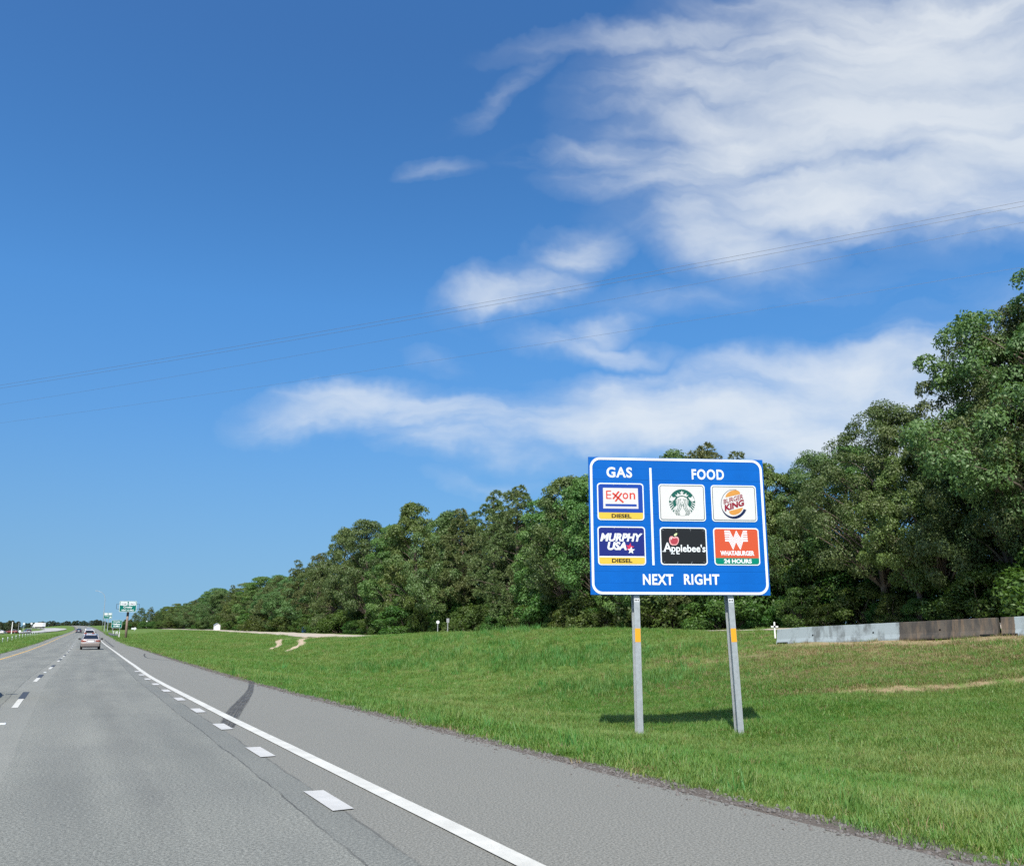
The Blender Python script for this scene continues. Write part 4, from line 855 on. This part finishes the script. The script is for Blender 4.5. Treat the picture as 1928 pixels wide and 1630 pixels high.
def diamonds(rs, P, ax, nr, l, wd, fold=.25):
    """leaf-shaped quads: P base points, ax leaf axes, nr leaf normals"""
    ax = ax/np.linalg.norm(ax, axis=1, keepdims=True); sd = np.cross(ax, nr); sd /= np.linalg.norm(sd, axis=1, keepdims=True)+1e-9; nn = np.cross(sd, ax)
    l = l[:,None]; wd = wd[:,None]
    V = np.stack([P, P+ax*l*.45+sd*wd*.5+nn*wd*fold, P+ax*l-nn*l*.12, P+ax*l*.5-sd*wd*.5+nn*wd*fold], 1).reshape(-1, 3)
    return V, np.arange(len(V)).reshape(-1, 4)
def unit(rs, n):
    v = rs.normal(size=(n, 3)); return v/np.linalg.norm(v, axis=1, keepdims=True)
def clump_leaves(rs, Cn, rad, ctr, n, size, flat=.7, droop=.35, narrow=.5):
    Vs = []; Fs = []; k = 0
    for c, r in zip(Cn, rad):
        d = unit(rs, n); out = (c-ctr); out = out/(np.linalg.norm(out)+1e-6); d = d+.45*out+np.array([0,0,.30]); d /= np.linalg.norm(d, axis=1, keepdims=True)
        rr_ = r*(.45+.55*rs.rand(n)**.6); P = c+d*rr_[:,None]*np.array([1,1,flat]); t_ = unit(rs, n); ax = t_-d*(t_*d).sum(1, keepdims=True)*.6+d*.35; ax[:,2] -= droop
        nr = d*.9+unit(rs, n)*.8+np.array([0,0,.35]); l = size*(.65+.7*rs.rand(n)); V, F = diamonds(rs, P, ax, nr, l, l*narrow)
        Vs.append(V); Fs.append(F+k); k += len(V)
    return np.concatenate(Vs), np.concatenate(Fs)
def clump_needles(rs, Cn, rad, ctr, ntuft, nn_, size, width=.24):
    Vs = []; Fs = []; k = 0
    for c, r in zip(Cn, rad):
        d = unit(rs, ntuft); d[:,2] = d[:,2]*.8+.25; out = (c-ctr); out = out/(np.linalg.norm(out)+1e-6); d += .4*out; d /= np.linalg.norm(d, axis=1, keepdims=True)
        tp = c+d*(r*(.6+.4*rs.rand(ntuft)))[:,None]*np.array([1,1,.75]); P = np.repeat(tp, nn_, 0); D = np.repeat(d, nn_, 0)
        ax = unit(rs, len(P))*.9+D*.7+np.array([0,0,.25]); nr = unit(rs, len(P)); l = size*(.7+.6*rs.rand(len(P))); V, F = diamonds(rs, P, ax, nr, l, l*width, .05)
        Vs.append(V); Fs.append(F+k); k += len(V)
    return np.concatenate(Vs), np.concatenate(Fs)
def limb(mb, rs, a, b, r0, r1, n=5, sag=.12, sides=6):
    a = np.array(a, float); b = np.array(b, float); L_ = np.linalg.norm(b-a); P = []
    off = rs.normal(size=3)*L_*.07
    for i in range(n+1):
        t_ = i/n; p = a+(b-a)*t_; p = p+off*math.sin(math.pi*t_)+np.array([0,0,L_*sag*math.sin(math.pi*t_)]); P.append(tuple(p))
    mb.tube(P, [r0+(r1-r0)*i/n for i in range(n+1)], sides, False)
def broadleaf(seed, H=16., R=4.8, base=.22, nclump=140, nleaf=250, size=.25, lobes=.3, top=1.0, lean=0.):
    rs = np.random.RandomState(seed); mb = MB(); tx, ty = rs.normal(size=2)*.5+np.array([lean, 0]); tk = [np.array([0,0,-.4])]
    for i in range(1, 8): t_ = i/7; tk.append(np.array([tx*t_*t_*1.6+rs.normal()*.12, ty*t_*t_*1.6+rs.normal()*.12, H*.86*t_]))
    mb.tube([tuple(p) for p in tk], [.30*(1-.85*i/7)*H/16+.03 for i in range(8)], 9, False)
    ph = rs.rand(6)*6.28; Cn = []; rad = []
    while len(Cn) < nclump:
        t_ = base+(1-base)*rs.rand()**.85; az = rs.rand()*6.2832; prof = math.sin(math.pi*min(1, ((t_-base)/(1-base))**.75*.93+.07))**.6
        env = R*prof*(1+lobes*math.sin(2*az+ph[0]+4*t_)+lobes*.7*math.sin(3*az+ph[1]-7*t_)+lobes*.4*math.sin(5*az+ph[2]+9*t_)); rr_ = env*(.35+.65*rs.rand()**.45)
        c0 = np.array([np.interp(t_*H, [p[2] for p in tk], [p[0] for p in tk]), np.interp(t_*H, [p[2] for p in tk], [p[1] for p in tk]), 0]); c = c0+np.array([rr_*math.cos(az), rr_*math.sin(az), t_*H*.955])
        if any(np.linalg.norm((c-q_)*np.array([1,1,1.3])) < .62 for q_ in Cn): 
            if rs.rand() < .9: continue
        Cn.append(c); rad.append((.62+.6*rs.rand())*R/4.8)
    ctr = np.array([tx, ty, H*.55])
    for i in range(0, len(Cn), 2):
        c = Cn[i]; hz = max(.16*H, c[2]-.75*math.hypot(c[0], c[1])-.6); hz = min(hz, H*.82); a = np.array([np.interp(hz, [p[2] for p in tk], [p[j] for p in tk]) for j in range(2)]+[hz]); limb(mb, rs, a, c, .085*H/16*(1.3-hz/H), .018, 5, .10, 5)
    V, F = clump_leaves(rs, Cn, rad, ctr, nleaf, size)
    return mb, V, F
def pine(seed, H=17., R=3.6, base=.12, nclump=105, size=.30):
    rs = np.random.RandomState(seed); mb = MB(); bx, by = rs.normal(size=2)*.35; tk = [(bx*t_*t_, by*t_*t_, -.4+(H*.97+.4)*t_) for t_ in np.linspace(0, 1, 9)]; mb.tube(tk, [.24*(1-.88*i/8)*H/17+.02 for i in range(9)], 9, False)
    Cn = []; rad = []; ph = rs.rand(4)*6.28
    while len(Cn) < nclump:
        t_ = base+(1-base)*rs.rand()**.8; az = rs.rand()*6.2832; k = (t_-base)/(1-base); prof = (.55+.45*math.sin(math.pi*min(1, k*1.1)))*(1-k**3.5)+.10
        env = R*prof*(1+.28*math.sin(2*az+ph[0]+5*k)+.25*math.sin(3*az+ph[1]-8*k)); rr_ = env*(.3+.7*rs.rand()**.5); c = np.array([rr_*math.cos(az)+bx*t_*t_, rr_*math.sin(az)+by*t_*t_, t_*H*.97+.08*rr_])
        if any(np.linalg.norm((c-q_)*np.array([1,1,1.5])) < 1.0 for q_ in Cn) and rs.rand() < .96: continue
        Cn.append(c); rad.append((.62+.45*rs.rand())*R/3.6)
        if rs.rand() < .55:
            hz = max(1.5, c[2]-.25*rr_-.3); limb(mb, rs, (bx*(hz/H)**2, by*(hz/H)**2, hz), c, .05, .014, 4, .05, 5)
    V, F = clump_needles(rs, Cn, rad, np.array([bx*.4, by*.4, H*.5]), 34, 12, size)
    return mb, V, F
def shrub(seed, H=3.2, R=2.2, nclump=36, nleaf=230, size=.18):
    rs = np.random.RandomState(seed); mb = MB(); Cn = []; rad = []
    for i in range(nclump):
        az = rs.rand()*6.2832; t_ = rs.rand()**.8; rr_ = R*math.sqrt(max(.05, 1-t_*t_*.85))*(.3+.7*rs.rand()**.5); c = np.array([rr_*math.cos(az), rr_*math.sin(az), .2+H*t_*.9]); Cn.append(c); rad.append(.45+.4*rs.rand())
        if i % 2 == 0: limb(mb, rs, (rs.normal()*.25, rs.normal()*.25, -.2), c, .045, .012, 4, .05, 5)
    V, F = clump_leaves(rs, Cn, rad, np.array([0,0,H*.3]), nleaf, size, .85, .25)
    return mb, V, F
PRO = {}
def proto(key, res, m):
    mb, V, F = res; tm = mesh_of(mb.v, mb.f, M['bark'], True); PRO.setdefault(key, []).append((tm, np_mesh('crown', V, F, m), float(V[:,2].max())))
for i, (sd_, kw) in enumerate([(11, {}), (23, dict(R=5.4, base=.08, lobes=.38)), (37, dict(R=4.2, base=.07)), (41, dict(R=5.0, base=.2, lobes=.42, lean=.8))]):
    proto('oak', broadleaf(sd_, **kw), M['oakleaf'] if i % 2 == 0 else M['oakleaf2'])
proto('big', broadleaf(57, H=18, R=5.6, base=.24, nclump=185, nleaf=330, size=.20, lobes=.45, lean=-.6), M['oakleaf2'])
proto('open', broadleaf(88, H=16, R=4.8, base=.42, nclump=85, nleaf=300, size=.21, lobes=.5, lean=-1.0), M['oakleaf'])
proto('big', broadleaf(64, H=18, R=5.2, base=.30, nclump=165, nleaf=330, size=.20, lobes=.5, lean=-1.6), M['oakleaf2'])
for sd_, kw in ((5, {}), (9, dict(R=4.2, base=.06)), (14, dict(R=3.2, base=.25, nclump=80))): proto('pine', pine(sd_, **kw), M['pineleaf'])
for sd_, kw in ((3, {}), (8, dict(H=4.4, R=2.0, nclump=42)), (12, dict(H=2.4, R=2.6))): proto('shrub', shrub(sd_, **kw), M['shrubleaf'])
proto('far', broadleaf(71, H=16, R=6, base=.04, nclump=60, nleaf=60, size=.95), M['farleaf']); proto('far', broadleaf(73, H=16, R=5, base=.05, nclump=60, nleaf=60, size=.95), M['farleaf'])
TR = random.Random(7)
def plant(key, x, y, h, label, cat, group, name, wide=1.0, var=None, tilt=0.0):
    tm, cm, top = PRO[key][TR.randrange(len(PRO[key])) if var is None else var]; s = h/top
    e = bpy.data.objects.new(name, None); e.empty_display_size = .5; link(e); e.location = (x, y, gz(x, y)-.05); e.scale = (s*wide, s*wide, s); e.rotation_euler = (tilt*TR.uniform(-1, 1), tilt*TR.uniform(-1, 1), TR.uniform(0, 6.283))
    ob('trunk', tm, e); ob('crown', cm, e); return tag(e, label, cat, group)
ORD = 'first second third fourth fifth sixth seventh eighth ninth tenth eleventh twelfth thirteenth fourteenth fifteenth sixteenth seventeenth eighteenth nineteenth twentieth twenty-first twenty-second twenty-third twenty-fourth twenty-fifth twenty-sixth twenty-seventh twenty-eighth'.split()
#TREES#
FR = [(49.5,31.2,20.4,'big'),(48.2,32.9,19.0,'big'),(48.6,34.6,17.2,'big'),(48.1,38.7,12.3,'oak'),(47.8,40.5,11.6,'oak'),(49.3,44.6,15.6,'big'),(51.5,49.8,13.9,'open'),(51.1,52.9,13.8,'big'),(51.0,56.2,13.5,'oak'),
 (48.6,58.2,14.6,'pine'),(49.7,63.5,16.4,'pine'),(49.0,67.9,16.5,'oak'),(48.8,73.6,15.8,'oak'),(48.8,80.2,16.7,'oak'),
 (49.2,87.7,17.7,'oak'),(51.6,98.3,16.5,'oak'),(51.4,104.5,19.0,'pine'),(51.5,111.8,19.6,'pine'),(51.6,122.2,18.4,'pine'),(49.9,126.0,18.5,'oak'),(50.5,138.9,21.5,'oak'),(51.7,156.0,19.6,'oak'),(52.3,172.3,22.1,'oak'),(53.1,192.1,22.1,'oak'),(53.7,217.5,19.0,'pine'),(51.5,227.4,17.8,'pine'),(53.8,260.4,15.8,'oak'),(54.7,292.4,16.8,'oak'),(54.8,319.2,16.1,'oak'),(54.4,343.8,16.1,'pine'),(56.2,383.6,16.5,'oak'),(55.6,409.1,14.8,'oak'),(59.4,469.9,15.3,'oak'),(60.0,510.7,14.7,'oak'),(59.7,544.3,13.7,'oak'),(59.7,585.9,14.9,'oak'),(63.0,664.1,14.3,'oak'),(62.7,710.9,11.9,'oak'),(64.4,774.4,9.2,'oak')]
KIND = {'open': 'open-crowned broadleaf tree', 'big': 'spreading broadleaf tree', 'oak': 'broadleaf tree', 'pine': 'pine tree'}
for i, (x, y, h, k) in enumerate(FR):
    if i == 0: lb_ = 'tallest broadleaf tree, its crown cut off by the right edge of the picture'
    elif i <= 8: lb_ = '%s tree of the treeline to the right of the blue sign, %s' % (ORD[8-i], KIND[k])
    elif i <= 13: lb_ = '%s %s behind the blue sign counted from its right edge' % (ORD[i-9], KIND[k])
    else: lb_ = '%s tree of the front treeline left of the blue sign, %s' % (ORD[i-14], KIND[k])
    plant(k, x, y, h, lb_, 'tree', 'trees of the roadside treeline', 'pine_tree' if k == 'pine' else 'broadleaf_tree', wide=1.0 if k == 'pine' else (.70 if i in (1, 2) else .80 if i in (3, 4) else .92 if y < 240 else 1.5), tilt=.03)
# the wood behind the front row
for i, (x, y, h, k) in enumerate(FR[:-3]):
    for j in range(0 if 3 <= i <= 8 else 2 if y < 240 else 1):
        kk = TR.choice(['oak', 'oak', 'pine']); gap = (FR[min(i+1, len(FR)-1)][1]-y)
        plant(kk, x+6+5*j+TR.uniform(-1, 2), y+gap*(.25+.5*j)+TR.uniform(-1, 1), h*(TR.uniform(.74, .92) if i > 10 else TR.uniform(.50, .64)), 'tree standing deep in the wood behind the front row', 'tree', 'trees behind the front row', 'pine_tree' if kk == 'pine' else 'broadleaf_tree', wide=1.15)
# filling trees between the front ones where the gaps are wide, farther along
for i in range(24, len(FR)-1):
    a, b = FR[i], FR[i+1]; n = 2 if b[1]-a[1] > 22 else 1
    for j in range(n):
        f_ = (j+1)/(n+1); kk = TR.choice(['oak', 'pine', 'oak'])
        plant(kk, a[0]+(b[0]-a[0])*f_+TR.uniform(-2, 2), a[1]+(b[1]-a[1])*f_, (a[2]+(b[2]-a[2])*f_)*TR.uniform(.78, .95), 'lower tree filling the far treeline between taller ones', 'tree', 'lower trees of the far treeline', 'pine_tree' if kk == 'pine' else 'broadleaf_tree', wide=1.4)
# understorey
yy = 18.0
while yy < 430:
    w_ = 42.2+TR.uniform(-.8, 2.2); x = float(edge_x(yy))+SH_R+w_; st_ = 2.3 if yy < 140 else 5.0
    plant('shrub', x, yy, TR.uniform(1.3, 4.6)*(1.2 if yy > 140 else 1), 'leafy shrub in the row along the foot of the trees', 'shrub', 'shrubs along the foot of the trees', 'leafy_shrub', wide=1.25 if yy < 140 else 1.7, tilt=.06)
    if yy < 260: plant('shrub', x+3.2+TR.uniform(-.5, .8), yy+1.1, TR.uniform(4.0, 6.5), 'tall shrub filling the shade beneath the tree crowns', 'shrub', 'tall shrubs beneath the crowns', 'leafy_shrub', wide=1.0)
    yy += st_*TR.uniform(.75, 1.25)
# the far wooded skyline
for k in range(64):
    t_ = k/63; x = -95+185*t_; y = 1130+TR.uniform(-60, 140)+60*math.sin(k*.7); zt = 8.2+H0+(2.2*math.exp(-((x-28)/20)**2))*1.6+TR.uniform(-1.2, 1.0)+1.2*math.sin(k*.9)
    h = max(6.5, (zt)*y/1150-gz(x, y)); plant('far', x, y, h, 'tree of the distant wooded skyline beyond the highway', 'tree', 'trees of the distant skyline', 'broadleaf_tree', wide=1.5)
for k, (x, y, h) in enumerate([(40, 640, 9.5), (44.5, 652, 13.0), (50, 645, 13.5), (55, 660, 11)]):
    plant('pine', x, y, h, ORD[k]+' pine from the left of the small group beside the brown sign pole', 'tree', 'pines beside the sign pole', 'pine_tree', wide=1.2)
for k in range(14):
    x = 24+3.0*k+TR.uniform(-1, 1); y = 560+TR.uniform(-30, 30); plant('shrub', x, y, TR.uniform(3.2, 5.0), 'rounded bush in the far grass behind the brown sign pole', 'shrub', 'bushes behind the sign pole', 'leafy_shrub', wide=1.6)
for k in range(12):
    x = -36+1.6*k+TR.uniform(-.5, .5); y = 470+TR.uniform(-25, 25); plant('far', x, y, TR.uniform(3.6, 5.2)*(1.2 if k > 7 else 1), 'tree behind the parked cars at the far left', 'tree', 'trees behind the parked cars', 'broadleaf_tree', wide=1.0)
rb = plant('shrub', 48.4, 321, 2.6, 'rust brown shrub beside the white shed', 'shrub', None, 'rusty_shrub'); rb.children[1].data = rb.children[1].data.copy(); rb.children[1].data.materials[0] = M['rust']

# ======================================================= grass and grit
def tuft(seed, nb, hh, spread, lean, wd):
    rs = np.random.RandomState(seed); V = []; F = []
    for i in range(nb):
        a = rs.rand()*6.2832; r = spread*math.sqrt(rs.rand()); b = np.array([r*math.cos(rs.rand()*6.28), r*math.sin(rs.rand()*6.28), -.02]); h = hh*(.5+.6*rs.rand()); d = np.array([math.cos(a), math.sin(a), 0]); s_ = np.array([-d[1], d[0], 0])*wd*(.7+.6*rs.rand())/2; ln = lean*(.3+rs.rand())*h
        p1 = b+np.array([0,0,h*.55])+d*ln*.35; p2 = b+np.array([0,0,h])+d*ln; n = len(V); V += [b-s_, b+s_, p1+s_*.75, p1-s_*.75, p2]; F += [(n, n+1, n+2, n+3), (n+3, n+2, n+4)]
    return V, F
def tuft_obj(name, seed, nb, hh, spread, lean, wd, m):
    V, F = tuft(seed, nb, hh, spread, lean, wd); return bpy.data.objects.new(name, mesh_of(V, F, m))
def stone_obj(seed):
    rs = np.random.RandomState(seed); bm = bmesh.new(); bmesh.ops.create_icosphere(bm, subdivisions=1, radius=1)
    for v in bm.verts: v.co = v.co*(.75+.5*rs.rand()); v.co.z *= .6
    me = bpy.data.meshes.new('stone'); bm.to_mesh(me); bm.free(); me.materials.append(M['stone']); return bpy.data.objects.new('stone', me)
def scatter(name, P, scl, idx, protos, tilt, seed):
    """one object of kind stuff: instances of a few small pieces on given points"""
    n = len(P); rs = np.random.RandomState(seed); me = bpy.data.meshes.new(name); me.vertices.add(n); me.vertices.foreach_set('co', np.ascontiguousarray(P, np.float32).ravel())
    rot_ = np.stack([rs.normal(size=n)*tilt, rs.normal(size=n)*tilt, rs.rand(n)*6.2832], 1).astype(np.float32)
    a = me.attributes.new('turn', 'FLOAT_VECTOR', 'POINT'); a.data.foreach_set('vector', rot_.ravel()); a = me.attributes.new('size', 'FLOAT', 'POINT'); a.data.foreach_set('value', np.asarray(scl, np.float32)); a = me.attributes.new('which', 'INT', 'POINT'); a.data.foreach_set('value', np.asarray(idx, np.int32)); me.update()
    o = ob(name, me); o['kind'] = 'stuff'
    g = bpy.data.node_groups.new(name, 'GeometryNodeTree'); g.interface.new_socket('Geometry', in_out='INPUT', socket_type='NodeSocketGeometry'); g.interface.new_socket('Geometry', in_out='OUTPUT', socket_type='NodeSocketGeometry')
    gi = g.nodes.new('NodeGroupInput'); go = g.nodes.new('NodeGroupOutput'); jn = g.nodes.new('GeometryNodeJoinGeometry')
    def named(t_, nm): nd = g.nodes.new('GeometryNodeInputNamedAttribute'); nd.data_type = t_; nd.inputs['Name'].default_value = nm; return nd.outputs['Attribute']
    tn, sz, wh_ = named('FLOAT_VECTOR', 'turn'), named('FLOAT', 'size'), named('INT', 'which'); e2r = g.nodes.new('FunctionNodeEulerToRotation'); g.links.new(tn, e2r.inputs[0])
    for k, po in enumerate(protos):
        oi = g.nodes.new('GeometryNodeObjectInfo'); oi.inputs['Object'].default_value = po; oi.inputs['As Instance'].default_value = True
        cp = g.nodes.new('FunctionNodeCompare'); cp.data_type = 'INT'; cp.operation = 'EQUAL'; g.links.new(wh_, cp.inputs[2]); cp.inputs[3].default_value = k
        ip = g.nodes.new('GeometryNodeInstanceOnPoints'); g.links.new(gi.outputs[0], ip.inputs['Points']); g.links.new(cp.outputs[0], ip.inputs['Selection']); g.links.new(oi.outputs['Geometry'], ip.inputs['Instance']); g.links.new(e2r.outputs[0], ip.inputs['Rotation']); g.links.new(sz, ip.inputs['Scale']); g.links.new(ip.outputs[0], jn.inputs[0])
    g.links.new(jn.outputs[0], go.inputs[0]); md = o.modifiers.new('scatter', 'NODES'); md.node_group = g; return o
rs = np.random.RandomState(1)
def field(n, y0, y1, v0, v1, dens, az=(-.12, 1.10)):
    """random points right or left of the road, thinned by dens(depth, w)"""
    y = y0+(y1-y0)*rs.rand(n); v = v0+(v1-v0)*rs.rand(n); x = edge_x(y)+v; a = np.arctan2(x, y); dp = x*math.sin(HEAD)+y*math.cos(HEAD)
    ok = (a > az[0]) & (a < az[1]) & (rs.rand(n) < dens(dp, v)); return x[ok], y[ok], v[ok], dp[ok]
def trackmask(x, y):
    m = np.ones(len(x), bool)
    for pts in ([(38.3,153),(34.5,146.5),(29,126),(24.6,106),(21.6,96.5),(18.6,88)], [(36.2,158),(30.9,147),(26.3,127),(22.4,108),(19.6,99)]):
        pts = np.array(pts[::-1]); m &= ~(np.abs(x-np.interp(y, pts[:,1], pts[:,0])) < .75) | (y < pts[0,1]) | (y > pts[-1,1])
    m &= ~((x > 33.5) & (y > 141) & (y < 172) & (x-edge_x(y) < 34))
    return m & ~(np.abs(x-edge_x(y)-np.interp(y, [20, 50, 140], [40.6, 39.8, 36.2])) < 3.4)
T = [tuft_obj('tuft', 1, 40, .095, .19, .95, .009, M['grassblade']), tuft_obj('tuft', 2, 42, .12, .21, .95, .008, M['grassblade']), tuft_obj('tuft', 3, 34, .075, .20, 1.2, .010, M['grassblade']), tuft_obj('tuft', 4, 16, .42, .16, .45, .022, M['tallgrass']), tuft_obj('tuft', 5, 20, .10, .16, .8, .010, M['dryblade'])]
def lay(name, seed, n, y0, y1, v0, v1, dens, base, az=(-.12, 1.10)):
    x, y, v, dp = field(n, y0, y1, v0, v1, dens, az); k = trackmask(x, y); x, y, v, dp = x[k], y[k], v[k], dp[k]
    b = bare_f(x, y); nz = np.sin(x*.9+1.7*np.sin(y*.5))*np.sin(y*.8+x*.3); k = rs.rand(len(x)) > np.clip((b-.35)*1.9+.25*nz*(b > .2), 0, .93); x, y, v, dp, b, nz = [q_[k] for q_ in (x, y, v, dp, b, nz)]
    w_ = v-SH_R; tall = .95*blob(x, y, 26, 46, 4.2, 5.5, .3)+.7*blob(x, y, 20, 56, 5, 3, .4)+.5*blob(x, y, 21, 33, 3, 2.2)+.35*blob(x, y, 30, 70, 6, 5); edge_ = (w_ < 1.3) & (v > 0)
    idx = rs.choice(3, len(x), p=[.45,.33,.22]); r_ = rs.rand(len(x)); idx = np.where(r_ < .85*tall, 3, idx); idx = np.where(edge_ & (rs.rand(len(x)) < .015), 3, idx); idx = np.where(rs.rand(len(x)) < np.clip(b*1.25, .06, .8), 4, idx)
    s = base*(.75+.5*rs.rand(len(x)))*(1+.25*nz)*np.clip(1+(dp-12)/80, .9, 2.0); s = np.where(idx == 3, s*.75, s); s = np.where(edge_ & (idx != 3), s*.95, s)
    scatter(name, np.stack([x, y, mesh_z(x, y)], 1), s, idx, T, .14, seed); return len(x)
edge_keep = lambda v: np.clip((v-SH_R-.22-.40*rs.rand(len(v)))/.5, 0, 1)
c1 = lay('verge_grass', 21, 120000, 2.5, 34, SH_R, 34, lambda d, v: edge_keep(v)*np.clip(1.15-d/60, .2, 1), 1.0)
c2 = lay('field_grass', 22, 90000, 30, 120, SH_R, 44, lambda d, v: edge_keep(v)*np.clip(26/d, .05, 1), 1.05)
c3 = lay('far_grass', 23, 30000, 110, 330, SH_R, 36, lambda d, v: np.clip(110/d, .2, 1)*.9, 1.3)
c4 = lay('median_grass', 24, 26000, 50, 300, -30, SH_L-.1, lambda d, v: np.clip(90/d, .2, 1)*np.clip((SH_L-.3-v)/.6, 0, 1), 1.35, (-.13, .2))
print('tufts', c1, c2, c3, c4)
x, y, v, dp = field(30000, 2.5, 60, SH_R-.4, SH_R+.95, lambda d, v: np.clip(18/d, .1, 1)*np.clip(1.05-np.abs(v-SH_R-.25)/.45, .012, 1))
on = v < SH_R
scatter('verge_gravel', np.stack([x, y, np.where(on, road_z(y), mesh_z(x, y))+.004], 1), .006+.022*rs.rand(len(x))**2.0, rs.choice(3, len(x)), [stone_obj(k) for k in (1, 2, 3)], .6, 31)
